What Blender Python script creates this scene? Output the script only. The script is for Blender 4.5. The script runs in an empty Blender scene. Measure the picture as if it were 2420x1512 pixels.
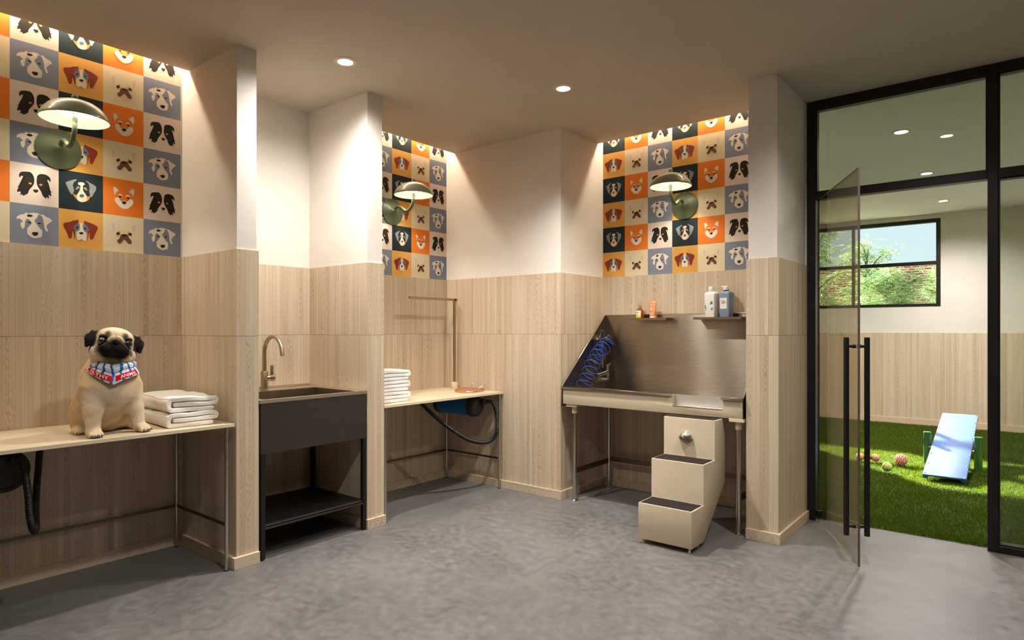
import bpy, bmesh, math, random
import numpy as np
from mathutils import Vector, Matrix, Quaternion
random.seed(7)
RNG = np.random.default_rng(11)
scene = bpy.context.scene
COL = scene.collection
PI = math.pi

# ------------------------------------------------------------------ helpers
def lin(c):
    """sRGB 0-255 triple -> linear RGBA"""
    o = []
    for v in c:
        v = v / 255.0
        o.append(v / 12.92 if v <= 0.04045 else ((v + 0.055) / 1.055) ** 2.4)
    return (*o, 1.0)

class NT:
    """tiny node helper"""
    def __init__(s, name):
        s.m = bpy.data.materials.new(name); s.m.use_nodes = True
        s.t = s.m.node_tree; s.b = s.t.nodes['Principled BSDF']; s.out = s.t.nodes['Material Output']
    def n(s, typ, **kw):
        nd = s.t.nodes.new(typ)
        for k, v in kw.items():
            if k == 'i':
                for a, b in v.items(): nd.inputs[a].default_value = b
            else: setattr(nd, k, v)
        return nd
    def l(s, a, b): s.t.links.new(a, b)
    def math(s, op, a, b=None, c=None, clamp=False):
        nd = s.n('ShaderNodeMath', operation=op, use_clamp=clamp)
        for i, x in enumerate((a, b, c)):
            if x is None: continue
            if isinstance(x, (int, float)): nd.inputs[i].default_value = x
            else: s.l(x, nd.inputs[i])
        return nd.outputs[0]
    def mix(s, f, a, b, mode='MIX'):
        nd = s.n('ShaderNodeMix', data_type='RGBA', blend_type=mode)
        for i, x in ((0, f), (6, a), (7, b)):
            if isinstance(x, (int, float)): nd.inputs[i].default_value = x
            elif isinstance(x, tuple): nd.inputs[i].default_value = x
            else: s.l(x, nd.inputs[i])
        return nd.outputs[2]
    def comb(s, x, y, z):
        nd = s.n('ShaderNodeCombineXYZ')
        for i, v in enumerate((x, y, z)):
            if isinstance(v, (int, float)): nd.inputs[i].default_value = v
            else: s.l(v, nd.inputs[i])
        return nd.outputs[0]
    def noise(s, vec, scale, detail=2.0, rough=.5, dist=0.0):
        nd = s.n('ShaderNodeTexNoise', i={'Scale': scale, 'Detail': detail, 'Roughness': rough, 'Distortion': dist})
        if vec is not None: s.l(vec, nd.inputs['Vector'])
        return nd.outputs[0]
    def ramp(s, f, stops):
        nd = s.n('ShaderNodeValToRGB')
        cr = nd.color_ramp
        while len(cr.elements) < len(stops): cr.elements.new(.5)
        for e, (p, c) in zip(cr.elements, stops):
            e.position = p; e.color = c if isinstance(c, tuple) else (c, c, c, 1)
        s.l(f, nd.inputs[0])
        return nd.outputs[0]
    def remap(s, f, a, b, c, d):
        nd = s.n('ShaderNodeMapRange', i={1: a, 2: b, 3: c, 4: d}); s.l(f, nd.inputs[0]); return nd.outputs[0]
    def bump(s, h, strength, dist=.001):
        nd = s.n('ShaderNodeBump', i={'Strength': strength, 'Distance': dist})
        s.l(h, nd.inputs['Height']); s.l(nd.outputs[0], s.b.inputs['Normal']); return nd
    def pos(s):
        g = s.n('ShaderNodeNewGeometry'); sp = s.n('ShaderNodeSeparateXYZ'); s.l(g.outputs['Position'], sp.inputs[0])
        return g.outputs['Position'], sp.outputs[0], sp.outputs[1], sp.outputs[2]

def mat(name, col, rough=.5, metal=0.0, spec=.5, coat=0.0, emit=None, estr=0.0, trans=0.0, ior=1.45, var=0.0, vscale=60, bump=0.0, bscale=300, bdist=.001, aniso=0.0, sheen=0.0):
    k = NT(name); b = k.b
    b.inputs['Base Color'].default_value = lin(col)
    b.inputs['Roughness'].default_value = rough
    b.inputs['Metallic'].default_value = metal
    b.inputs['Specular IOR Level'].default_value = spec
    b.inputs['Coat Weight'].default_value = coat
    b.inputs['Transmission Weight'].default_value = trans
    b.inputs['IOR'].default_value = ior
    b.inputs['Anisotropic'].default_value = aniso
    b.inputs['Sheen Weight'].default_value = sheen
    if emit:
        b.inputs['Emission Color'].default_value = lin(emit); b.inputs['Emission Strength'].default_value = estr
    p = None
    if var > 0:
        p = k.pos()[0]
        nz = k.noise(p, vscale, 4, .6)
        c2 = lin([max(0, v * (1 - var)) for v in col]); c3 = lin([min(255, v * (1 + var)) for v in col])
        k.l(k.ramp(nz, [(.3, c2), (.7, c3)]), b.inputs['Base Color'])
    if bump > 0:
        p = p or k.pos()[0]
        k.bump(k.noise(p, bscale, 3, .6), bump, bdist)
    return k.m

def wloc(o):
    v = Vector((0, 0, 0))
    while o is not None:
        v += o.location; o = o.parent
    return v

class MB:
    """collects shapes (world coordinates) into one mesh object"""
    def __init__(s): s.bm = bmesh.new(); s.mi = 0
    def _fin(s, geom_faces, smooth):
        for f in geom_faces: f.material_index = s.mi; f.smooth = smooth
    def box(s, x0, x1, y0, y1, z0, z1, bev=0.0, seg=2, M=None):
        b = bmesh.new()
        bmesh.ops.create_cube(b, size=1)
        for v in b.verts:
            v.co = Vector(((x0 + x1) / 2 + v.co.x * (x1 - x0), (y0 + y1) / 2 + v.co.y * (y1 - y0), (z0 + z1) / 2 + v.co.z * (z1 - z0)))
        if bev > 0: bmesh.ops.bevel(b, geom=b.edges[:], offset=bev, segments=seg, affect='EDGES', profile=.5)
        s._merge(b, M, bev > 0); return s
    def _merge(s, b, M=None, smooth=False):
        if M is not None: bmesh.ops.transform(b, matrix=M, verts=b.verts)
        for f in b.faces: f.material_index = s.mi; f.smooth = smooth
        me = bpy.data.meshes.new('tmp'); b.to_mesh(me); b.free()
        s.bm.from_mesh(me); bpy.data.meshes.remove(me)
    def prism(s, pts, axis, a, b, bev=0.0, seg=2, smooth=None):
        """pts: 2D polygon; axis 'x' pts=(y,z) ; 'y' pts=(x,z) ; 'z' pts=(x,y)"""
        bb = bmesh.new()
        def P(p, d):
            if axis == 'x': return (d, p[0], p[1])
            if axis == 'y': return (p[0], d, p[1])
            return (p[0], p[1], d)
        v0 = [bb.verts.new(P(p, a)) for p in pts]; v1 = [bb.verts.new(P(p, b)) for p in pts]
        n = len(pts)
        bb.faces.new(v0); bb.faces.new(v1[::-1])
        for i in range(n): bb.faces.new((v0[i], v1[i], v1[(i + 1) % n], v0[(i + 1) % n])[::-1])
        bmesh.ops.recalc_face_normals(bb, faces=bb.faces)
        if bev > 0: bmesh.ops.bevel(bb, geom=bb.edges[:], offset=bev, segments=seg, affect='EDGES', profile=.5)
        s._merge(bb, None, bev > 0 if smooth is None else smooth); return s
    def tube(s, path, r, n=10, caps=True, closed=False):
        pts = [Vector(p) for p in path]; m = len(pts)
        rs = r if isinstance(r, (list, tuple)) else [r] * m
        tang = []
        for i in range(m):
            if closed: t = pts[(i + 1) % m] - pts[(i - 1) % m]
            else: t = pts[min(i + 1, m - 1)] - pts[max(i - 1, 0)]
            tang.append(t.normalized() if t.length > 1e-9 else Vector((0, 0, 1)))
        up = Vector((0, 0, 1)) if abs(tang[0].z) < .9 else Vector((1, 0, 0))
        nv = (up - tang[0] * up.dot(tang[0])).normalized()
        rings = []
        for i in range(m):
            if i > 0:
                nv = nv - tang[i] * nv.dot(tang[i])
                nv = nv.normalized() if nv.length > 1e-6 else tang[i].orthogonal().normalized()
            bv = tang[i].cross(nv)
            rings.append([s.bm.verts.new(pts[i] + (nv * math.cos(2 * PI * k / n) + bv * math.sin(2 * PI * k / n)) * rs[i]) for k in range(n)])
        fs = []
        for i in range(m if closed else m - 1):
            A, B = rings[i], rings[(i + 1) % m]
            for k in range(n): fs.append(s.bm.faces.new((A[k], A[(k + 1) % n], B[(k + 1) % n], B[k])))
        if caps and not closed:
            fs.append(s.bm.faces.new(rings[0][::-1])); fs.append(s.bm.faces.new(rings[-1]))
        s._fin(fs, True); return s
    def lathe(s, prof, origin, axis=(0, 0, 1), n=32):
        """prof: list of (radius, height along axis)"""
        ax = Vector(axis).normalized(); u = ax.orthogonal().normalized(); w = ax.cross(u); o = Vector(origin)
        rings = []
        for r, h in prof:
            if r < 1e-6: rings.append([s.bm.verts.new(o + ax * h)])
            else: rings.append([s.bm.verts.new(o + ax * h + (u * math.cos(2 * PI * k / n) + w * math.sin(2 * PI * k / n)) * r) for k in range(n)])
        fs = []
        for A, B in zip(rings, rings[1:]):
            for k in range(n):
                k2 = (k + 1) % n
                if len(A) == 1 and len(B) == 1: continue
                if len(A) == 1: q = (A[0], B[k2], B[k])
                elif len(B) == 1: q = (A[k], A[k2], B[0])
                else: q = (A[k], A[k2], B[k2], B[k])
                fs.append(s.bm.faces.new(q))
        s._fin(fs, True); return s
    def ball(s, c, r, n=16, M=None):
        b = bmesh.new(); bmesh.ops.create_uvsphere(b, u_segments=n, v_segments=max(6, n // 2), radius=1)
        rr = (r, r, r) if isinstance(r, (int, float)) else r
        for v in b.verts: v.co = Vector((v.co.x * rr[0], v.co.y * rr[1], v.co.z * rr[2]))
        if M is not None: bmesh.ops.transform(b, matrix=M.to_4x4(), verts=b.verts)
        bmesh.ops.translate(b, vec=Vector(c), verts=b.verts)
        s._merge(b, None, True); return s
    def poly(s, pts, smooth=False):
        f = s.bm.faces.new([s.bm.verts.new(p) for p in pts]); s._fin([f], smooth); return s
    def grid(s, G, smooth=True, closed_u=False):
        """G[i][j] points"""
        V = [[s.bm.verts.new(p) for p in row] for row in G]; fs = []
        for i in range(len(V) - 1):
            m = len(V[i])
            for j in range(m if closed_u else m - 1):
                fs.append(s.bm.faces.new((V[i][j], V[i][(j + 1) % m], V[i + 1][(j + 1) % m], V[i + 1][j])))
        s._fin(fs, smooth); return s
    def build(s, name, mats, parent=None, sharp=35, recalc=True):
        bm = s.bm
        if recalc: bmesh.ops.recalc_face_normals(bm, faces=bm.faces)
        if parent is not None: off = wloc(parent)
        else:
            xs = [v.co for v in bm.verts]
            off = Vector(((min(v.x for v in xs) + max(v.x for v in xs)) / 2, (min(v.y for v in xs) + max(v.y for v in xs)) / 2, min(v.z for v in xs)))
        bmesh.ops.translate(bm, vec=-off, verts=bm.verts)
        me = bpy.data.meshes.new(name); bm.to_mesh(me); bm.free()
        for m in (mats if isinstance(mats, (list, tuple)) else [mats]): me.materials.append(m)
        me.set_sharp_from_angle(angle=math.radians(sharp))
        o = bpy.data.objects.new(name, me); COL.objects.link(o)
        if parent is not None: o.parent = parent
        else: o.location = off
        return o

def tag(o, label=None, cat=None, group=None, kind=None):
    if label: o['label'] = label
    if cat: o['category'] = cat
    if group: o['group'] = group
    if kind: o['kind'] = kind
    return o
def thing(name, label, cat, loc=(0, 0, 0), group=None, kind=None):
    o = bpy.data.objects.new(name, None); COL.objects.link(o); o.location = loc
    o.empty_display_size = .05
    return tag(o, label, cat, group, kind)
def struct(o, label=None, cat=None): return tag(o, label, cat, None, 'structure')
def raw_mesh(name, co, faces_idx, loops, mats, parent=None, smooth=True):
    """fast mesh from numpy: co (n,3), loops flat vertex ids, all faces with faces_idx corners"""
    off = np.array(wloc(parent)) if parent is not None else np.zeros(3)
    me = bpy.data.meshes.new(name); nf = len(loops) // faces_idx
    me.vertices.add(len(co)); me.vertices.foreach_set('co', (co - off).astype(np.float32).ravel())
    me.loops.add(len(loops)); me.loops.foreach_set('vertex_index', np.asarray(loops, np.int32))
    me.polygons.add(nf); me.polygons.foreach_set('loop_start', np.arange(0, nf * faces_idx, faces_idx, dtype=np.int32))
    me.polygons.foreach_set('use_smooth', np.full(nf, smooth))
    me.update(calc_edges=True)
    for m in (mats if isinstance(mats, (list, tuple)) else [mats]): me.materials.append(m)
    o = bpy.data.objects.new(name, me); COL.objects.link(o)
    if parent is not None: o.parent = parent
    return o
def vcol(o, rgb, name='col'):
    a = o.data.color_attributes.new(name, 'FLOAT_COLOR', 'POINT')
    d = np.ones((len(rgb), 4), np.float32); d[:, :3] = rgb; a.data.foreach_set('color', d.ravel())
def catmull(pts, sub=4, closed=False):
    P = [np.array(p, float) for p in pts]; n = len(P); out = []
    for i in range(n if closed else n - 1):
        if closed: a, b, c, d = P[(i - 1) % n], P[i], P[(i + 1) % n], P[(i + 2) % n]
        else: a, b, c, d = P[max(i - 1, 0)], P[i], P[i + 1], P[min(i + 2, n - 1)]
        for k in range(sub):
            t = k / sub
            out.append(.5 * ((2 * b) + (c - a) * t + (2 * a - 5 * b + 4 * c - d) * t * t + (3 * b - a - 3 * c + d) * t ** 3))
    if not closed: out.append(P[-1])
    return out
# ------------------------------------------------------------------ materials
def wood_mat(name, horizontal=False):
    k = NT(name); p, X, Y, Z = k.pos()
    W = 0.0255
    if not horizontal:
        u = k.math('ADD', X, Y); v = Z
        ui = k.math('DIVIDE', u, W); idx = k.math('FLOOR', ui); fr = k.math('FRACT', ui)
        tier = k.math('GREATER_THAN', Z, 1.2285)
    else:
        u = Z; v = k.math('ADD', X, Y)
        ui = k.math('DIVIDE', u, .07); idx = k.math('FLOOR', ui); fr = k.math('FRACT', ui)
        tier = k.math('MULTIPLY', 0.0, Z)
    wn = k.n('ShaderNodeTexWhiteNoise', noise_dimensions='2D'); k.l(k.comb(idx, tier, 0), wn.inputs['Vector'])
    rnd = wn.outputs['Value']; rc = wn.outputs['Color']
    sp = k.n('ShaderNodeSeparateColor'); k.l(rc, sp.inputs[0])
    r2, r3 = sp.outputs[1], sp.outputs[2]
    seed = k.math('ADD', k.math('MULTIPLY', idx, 3.71), k.math('MULTIPLY', tier, 17.3))
    # straight fibre grain
    vec1 = k.comb(k.math('MULTIPLY', u, 420.0), k.math('ADD', k.math('MULTIPLY', v, 5.0), k.math('MULTIPLY', seed, 3.0)), seed)
    fib = k.noise(vec1, 1.0, 3, .6)
    # cathedral / flame grain: nested U shapes running up the board
    lob = k.math('ADD', k.math('SUBTRACT', fr, .5), k.math('MULTIPLY', k.math('SUBTRACT', r2, .5), 1.1))
    vs = k.math('ADD', v, k.math('MULTIPLY', seed, 1.7))
    warp = k.noise(k.comb(k.math('MULTIPLY', lob, 1.6), k.math('MULTIPLY', vs, 7.0), seed), 1.0, 3, .55)
    sgn = k.math('SUBTRACT', k.math('MULTIPLY', k.math('GREATER_THAN', rnd, .5), 2.0), 1.0)
    phase = k.math('ADD', k.math('MULTIPLY', vs, 130.0), k.math('ADD', k.math('MULTIPLY', k.math('MULTIPLY', k.math('MULTIPLY', lob, lob), sgn), 34.0), k.math('MULTIPLY', warp, 26.0)))
    rings = k.math('POWER', k.math('ADD', k.math('MULTIPLY', k.math('SINE', phase), .5), .5), 2.2)
    # straight drift lines on quarter-sawn boards
    q = k.noise(k.comb(k.math('MULTIPLY', u, 190.0), k.math('MULTIPLY', vs, 1.6), seed), 1.0, 2, .5)
    seg = k.remap(k.noise(k.comb(seed, k.math('MULTIPLY', vs, .9), 0.0), 1.0, 1, .5), .40, .58, 0.0, 1.0)
    flame = k.math('MULTIPLY', k.math('GREATER_THAN', r3, .42), seg)
    ringamt = k.math('ADD', k.math('MULTIPLY', k.math('MULTIPLY', rings, flame), .50), k.remap(q, .45, .75, 0.0, .30))
    # colour
    tone = k.ramp(rnd, [(0.0, lin((198, 178, 151))), (.35, lin((212, 194, 168))), (.7, lin((221, 205, 181))), (1.0, lin((206, 186, 159)))])
    big = k.noise(p, 2.3, 2, .5)
    tone = k.mix(k.remap(big, .35, .65, 0.0, .35), tone, lin((212, 190, 160)))
    c = k.mix(k.remap(fib, .35, .75, 0.0, .38), tone, lin((180, 156, 126)))
    c = k.mix(ringamt, c, lin((150, 126, 98)))
    if not horizontal:
        kn = k.n('ShaderNodeTexVoronoi', feature='DISTANCE_TO_EDGE')
        g1 = k.math('LESS_THAN', k.math('MINIMUM', fr, k.math('SUBTRACT', 1.0, fr)), .035)
        jt = k.math('LESS_THAN', k.math('ABSOLUTE', k.math('SUBTRACT', Z, 1.2285)), .0016)
        gr = k.math('MAXIMUM', k.math('MULTIPLY', g1, k.math('ADD', k.math('MULTIPLY', k.math('POWER', r2, 2.0), .42), .10)), k.math('MULTIPLY', jt, .6))
        c = k.mix(gr, c, lin((84, 62, 42)))
        h = k.math('SUBTRACT', k.math('MULTIPLY', fib, .25), k.math('MAXIMUM', g1, jt))
        k.bump(h, .25, .001)
    k.l(c, k.b.inputs['Base Color'])
    k.b.inputs['Roughness'].default_value = .55
    k.b.inputs['Specular IOR Level'].default_value = .3
    return k.m
WOOD = wood_mat('oak_panel')
WOODH = wood_mat('oak_baseboard', True)

def plaster(name, col):
    k = NT(name); p = k.pos()[0]
    k.l(k.ramp(k.noise(p, 3.0, 4, .6), [(.3, lin([c * .97 for c in col])), (.7, lin(col))]), k.b.inputs['Base Color'])
    k.b.inputs['Roughness'].default_value = .85; k.b.inputs['Specular IOR Level'].default_value = .2
    k.bump(k.noise(p, 140.0, 4, .6), .12, .002); return k.m
PLASTER = plaster('wall_plaster', (228, 220, 210))
CEILM = plaster('ceiling_paint', (198, 185, 168))
DOGPLASTER = plaster('dog_room_plaster', (222, 216, 205))

def floor_mat():
    k = NT('polished_concrete'); p = k.pos()[0]
    a = k.noise(p, 1.6, 5, .65, .4); b = k.noise(p, 22.0, 5, .7); c = k.noise(p, 160.0, 3, .6)
    m = k.math('ADD', k.math('MULTIPLY', a, .34), k.math('ADD', k.math('MULTIPLY', b, .46), k.math('MULTIPLY', c, .20)))
    k.l(k.ramp(m, [(.36, lin((84, 81, 80))), (.5, lin((110, 106, 104))), (.64, lin((130, 126, 124)))]), k.b.inputs['Base Color'])
    k.l(k.remap(b, .3, .7, .28, .58), k.b.inputs['Roughness'])
    k.b.inputs['Specular IOR Level'].default_value = .42
    k.bump(m, .16, .005); return k.m
FLOORM = floor_mat()

def steel_mat(name, col=(188, 175, 158), rough=.235, horizontal=True):
    k = NT(name); p, X, Y, Z = k.pos()
    v = k.comb(k.math('MULTIPLY', k.math('ADD', X, Y), 6.0), 0.0, k.math('MULTIPLY', Z, 900.0)) if horizontal else k.comb(k.math('MULTIPLY', X, 700.0), k.math('MULTIPLY', Y, 700.0), k.math('MULTIPLY', Z, 6.0))
    n = k.noise(v, 1.0, 3, .6)
    k.b.inputs['Metallic'].default_value = 1.0
    k.l(k.ramp(n, [(.25, lin([c * .70 for c in col])), (.75, lin(col))]), k.b.inputs['Base Color'])
    k.l(k.remap(n, .3, .7, rough - .03, rough + .03), k.b.inputs['Roughness'])
    k.b.inputs['Anisotropic'].default_value = 1.0; k.b.inputs['Anisotropic Rotation'].default_value = .25
    k.bump(n, .03, .0003); return k.m
STEEL = steel_mat('brushed_steel')
STEELTUBE = mat('polished_steel', (205, 196, 184), .2, 1.0)
BRONZE = mat('brushed_bronze_steel', (176, 158, 136), .34, 1.0, bump=.05)
RAILM = mat('shaded_bronze_rail', (112, 94, 76), .38, 1.0)  # bronze darkened: the shade the rails stand in is put into the colour
CHROME = mat('chrome', (225, 222, 216), .08, 1.0)
BEIGE = mat('beige_powdercoat', (198, 182, 156), .42, var=.02, vscale=8)
BEIGEPL = mat('beige_plastic', (224, 203, 168), .45)
TABLETOP = mat('beige_laminate', (208, 190, 160), .38, var=.02, vscale=6)
TABLEEDGE = mat('laminate_edge', (222, 203, 170), .5)
BLACKMET = mat('black_powdercoat', (54, 47, 42), .42, var=.05, vscale=30)
BLACKSAT = mat('black_satin_steel', (22, 20, 18), .4)
FRAMEM = mat('black_window_frame', (26, 24, 22), .4, var=.12, vscale=500)
BLKPL = mat('black_plastic', (34, 32, 31), .45)
BLKRUB = mat('black_corrugated_rubber', (22, 21, 21), .45)
BLUEPL = mat('blue_enamel', (20, 98, 160), .35)
GRIP = mat('dark_grip_tape', (44, 38, 34), .95, spec=.15, var=.25, vscale=420, bump=.5, bscale=700)
GREENM = mat('sage_enamel_shaded', (88, 95, 70), .36, coat=.2)  # plate and arm: same sage paint, darkened for the shadow under the lampshade
GREENS = mat('sage_enamel_lit', (134, 138, 110), .4, coat=.25)  # dome: same sage paint, lightened in place of the light falling on it
GREENIN = mat('sage_inner_enamel', (206, 206, 186), .45)
TOWEL = mat('cream_terry', (242, 236, 226), .95, spec=.1, bump=.5, bscale=420, sheen=.4, bdist=.003)
TOWELW = mat('white_terry', (243, 240, 237), .95, spec=.1, bump=.4, bscale=480, sheen=.4, bdist=.003)
LEATHER = mat('tan_leather', (192, 134, 98), .5, var=.1, vscale=80)
SILVER = mat('silver_clip', (215, 210, 200), .2, 1.0)
HOSEBLUE = mat('blue_hose', (30, 62, 140), .3, coat=.3)
BULB = mat('lamp_glow', (255, 250, 236), .5, emit=(255, 246, 230), estr=7.0)
LENS = mat('downlight_lens', (255, 252, 246), .5, emit=(255, 246, 230), estr=14.0)
LENSD = mat('downlight_lens_dim', (255, 252, 246), .5, emit=(255, 246, 232), estr=5.0)
TRIM = mat('downlight_trim', (214, 196, 172), .5)
LED = mat('led_strip_glow', (255, 246, 230), .5, emit=(255, 242, 218), estr=50.0)

def glass(name, tint=(240, 242, 238), r=.0):
    k = NT(name); t = k.t; t.nodes.remove(k.b)
    tr = k.n('ShaderNodeBsdfTransparent'); tr.inputs[0].default_value = lin(tint)
    gl = k.n('ShaderNodeBsdfGlossy'); gl.inputs['Roughness'].default_value = r; gl.inputs['Color'].default_value = (1, 1, 1, 1)
    g = k.n('ShaderNodeNewGeometry'); dt = k.n('ShaderNodeVectorMath', operation='DOT_PRODUCT'); k.l(g.outputs['Incoming'], dt.inputs[0]); k.l(g.outputs['Normal'], dt.inputs[1])
    fr = k.math('ADD', k.math('MULTIPLY', k.math('POWER', k.math('SUBTRACT', 1.0, k.math('ABSOLUTE', dt.outputs['Value']), clamp=True), 5.0), .96), .04)
    mx = k.n('ShaderNodeMixShader'); k.l(fr, mx.inputs[0]); k.l(tr.outputs[0], mx.inputs[1]); k.l(gl.outputs[0], mx.inputs[2])
    k.l(mx.outputs[0], k.out.inputs[0]); return k.m
GLASS = glass('clear_glass')
GLASSD = glass('door_glass', (236, 232, 222))
GLASSEDGE = mat('glass_edge', (92, 84, 74), .15, spec=.8)

def attr_mat(name, rough=.8, spec=.2, attr='col', bump=0, bscale=300, trans=0.0):
    k = NT(name); a = k.n('ShaderNodeAttribute', attribute_name=attr); k.l(a.outputs['Color'], k.b.inputs['Base Color'])
    k.b.inputs['Roughness'].default_value = rough; k.b.inputs['Specular IOR Level'].default_value = spec
    if bump: k.bump(k.noise(k.pos()[0], bscale, 3, .6), bump)
    if trans > 0:
        tl = k.n('ShaderNodeBsdfTranslucent'); k.l(a.outputs['Color'], tl.inputs[0])
        mx = k.n('ShaderNodeMixShader'); mx.inputs[0].default_value = trans
        k.l(k.b.outputs[0], mx.inputs[1]); k.l(tl.outputs[0], mx.inputs[2]); k.l(mx.outputs[0], k.out.inputs[0])
    return k.m
# ------------------------------------------------------------------ constants (metres)
XL = -3.883; YL = 1.6765; ZW = 1.6903; TW = 0.2030; TS = 0.2024
YT = 4.5118; XT = -2.6826; YM = 3.9012
ZC = 2.775

# ------------------------------------------------------------------ room shell
def sbox(name, mats, *boxes, parent=None, kind=True):
    m = MB()
    for b in boxes: m.box(*b)
    o = m.build(name, mats, parent)
    if kind and parent is None: struct(o)
    return o
floor = sbox('floor', FLOORM, (-4.1, 3.0, -3.0, 4.572, -.1, 0))
tag(floor, 'grey polished concrete floor', 'floor')
ceil = sbox('ceiling', CEILM, (-3.79, 3.0, -3.0, 4.43, ZC, ZC + .03), (-4.1, -3.79, 1.70, 2.655, ZC, ZC + .03), (-4.1, -3.79, -3.0, -.32, ZC, ZC + .03),
            (-1.28, 3.0, 4.43, 4.56, ZC, ZC + .03), (-4.1, -2.70, 4.43, 4.56, ZC, ZC + .03),
            # light coves behind the ceiling edge
            (-4.1, -3.60, -.32, 1.72, 2.888, 2.92), (-3.63, -3.60, -.32, 1.72, ZC + .03, 2.92), (-3.9, -3.6, -.35, -.32, ZC, 2.92),
            (-4.1, -3.60, 2.62, 3.95, 2.888, 2.92), (-3.63, -3.60, 2.62, 3.95, ZC + .03, 2.92),
            (-2.75, -1.2, 4.20, 4.6, 2.888, 2.92), (-2.75, -1.2, 4.20, 4.23, ZC + .03, 2.92))
tag(ceil, 'off-white plaster ceiling with light slots along the walls', 'ceiling')
wall_left = sbox('wall_left', PLASTER, (-4.1, XL, -.32, 1.75, 0, 2.92), (-4.1, -3.238, -3.0, -.32, 0, 2.92))
wall_leftpier = sbox('wall_leftpier', PLASTER, (-4.1, -3.238, 1.686, 1.796, 0, 2.92))
wall_sink = sbox('wall_sink', PLASTER, (-4.1, -3.876, 1.79, 2.55, 0, 2.92))
wall_midpier = sbox('wall_midpier', PLASTER, (-4.1, -3.238, 2.543, 2.662, 0, 2.92))
wall_middle = sbox('wall_middle', PLASTER, (-4.1, XL, 2.65, 3.95, 0, 2.92))
wall_corner = sbox('wall_corner', PLASTER, (-4.1, -2.6835, YM - .002, 4.6, 0, 2.92))
wall_tub = sbox('wall_tub', PLASTER, (-2.70, -1.12, YT, 4.6, 0, 2.92))
wall_rightpier = sbox('wall_rightpier', PLASTER, (-1.295, -1.127, 3.886, 4.56, 0, 2.92))
wall_right = sbox('wall_right', PLASTER, (2.85, 3.0, -3.0, 4.6, 0, 2.92))
wall_back = sbox('wall_back', PLASTER, (-4.1, 3.0, -3.0, -2.85, 0, 2.92))
tag(wall_left, 'plaster wall of the left alcove behind the dog, papered above wood panelling', 'wall')
tag(wall_leftpier, 'narrow plaster pier left of the sink, wood-clad below', 'wall')
tag(wall_sink, 'plaster back wall behind the sink and its tap, wood-clad below', 'wall')
tag(wall_midpier, 'narrow plaster pier between the sink and the middle table, wood-clad below', 'wall')
tag(wall_middle, 'wall of the middle alcove behind the second grooming table, papered above', 'wall')
tag(wall_corner, 'plaster corner block between the middle alcove and the tub', 'wall')
tag(wall_tub, 'wall behind the steel dog tub, papered above wood panelling', 'wall')
tag(wall_rightpier, 'plaster pier between the tub and the glass partition, wood-clad below', 'wall')

# wood panelling (8-18 mm thick boards in front of the plaster)
PZ = ZW
panel = [
    ('wall_left', wall_left, [(-3.883, -3.865, -.32, 1.686, 0, PZ), (-3.238, -3.228, -3.0, -.32, 0, PZ)]),
    ('p1', wall_leftpier, [(-3.9, -3.238, 1.678, 1.686, 0, PZ), (-3.238, -3.228, 1.678, 1.804, 0, PZ), (-3.9, -3.238, 1.796, 1.804, 0, PZ)]),
    ('s', wall_sink, [(-3.876, -3.862, 1.804, 2.535, 0, PZ)]),
    ('p2', wall_midpier, [(-3.9, -3.238, 2.535, 2.543, 0, PZ), (-3.238, -3.228, 2.535, 2.670, 0, PZ), (-3.9, -3.238, 2.662, 2.670, 0, PZ)]),
    ('m', wall_middle, [(-3.883, -3.865, 2.67, 3.89, 0, PZ)]),
    ('c', wall_corner, [(-3.87, -2.6755, 3.886, 3.90, 0, PZ), (-2.6835, -2.6755, 3.90, 4.503, 0, PZ)]),
    ('t', wall_tub, [(-2.676, -1.29, 4.503, YT, 0, PZ)]),
    ('p3', wall_rightpier, [(-1.305, -1.295, 3.886, 4.503, 0, PZ), (-1.305, -1.117, 3.876, 3.886, 0, PZ), (-1.127, -1.117, 3.886, 4.505, 0, PZ)])]
for n, par, bs in panel:
    m = MB()
    for b in bs: m.box(*b)
    o = m.build('wood_panel', WOOD, par); o['label'] = 'vertical oak strip panelling'
base = {
    'baseboard_left': [(-3.865, -3.855, -.32, 1.678, 0, .063), (-3.228, -3.212, -3.0, -.32, 0, .063)],
    'baseboard_leftpier': [(-3.865, -3.228, 1.656, 1.678, 0, .063), (-3.228, -3.208, 1.656, 1.801, 0, .063)],
    'baseboard_midpier': [(-3.228, -3.208, 2.523, 2.672, 0, .063), (-3.862, -3.228, 2.523, 2.535, 0, .063)],
    'baseboard_middle': [(-3.865, -3.848, 2.67, 3.886, 0, .063)],
    'baseboard_corner': [(-3.85, -2.661, 3.868, 3.886, 0, .063), (-2.6755, -2.661, 3.886, 4.503, 0, .063)],
    'baseboard_tub': [(-2.676, -1.30, 4.482, 4.503, 0, .063)],
    'baseboard_rightpier': [(-1.302, -1.102, 3.854, 3.876, 0, .063), (-1.117, -1.102, 3.876, 4.505, 0, .063)]}
for n, bs in base.items():
    m = MB()
    for b in bs: m.box(*b, bev=.0015, seg=1)
    struct(m.build(n, WOODH)); 
BL = {'baseboard_left': 'oak baseboard under the left grooming table', 'baseboard_leftpier': 'oak baseboard round the pier left of the sink',
      'baseboard_midpier': 'oak baseboard round the pier right of the sink', 'baseboard_middle': 'oak baseboard at the back of the middle alcove',
      'baseboard_corner': 'oak baseboard along the corner wall between table and tub', 'baseboard_tub': 'oak baseboard behind the pet stairs under the tub',
      'baseboard_rightpier': 'oak baseboard round the pier by the glass door'}
for n, l in BL.items(): tag(bpy.data.objects[n], l, 'baseboard')
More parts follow.
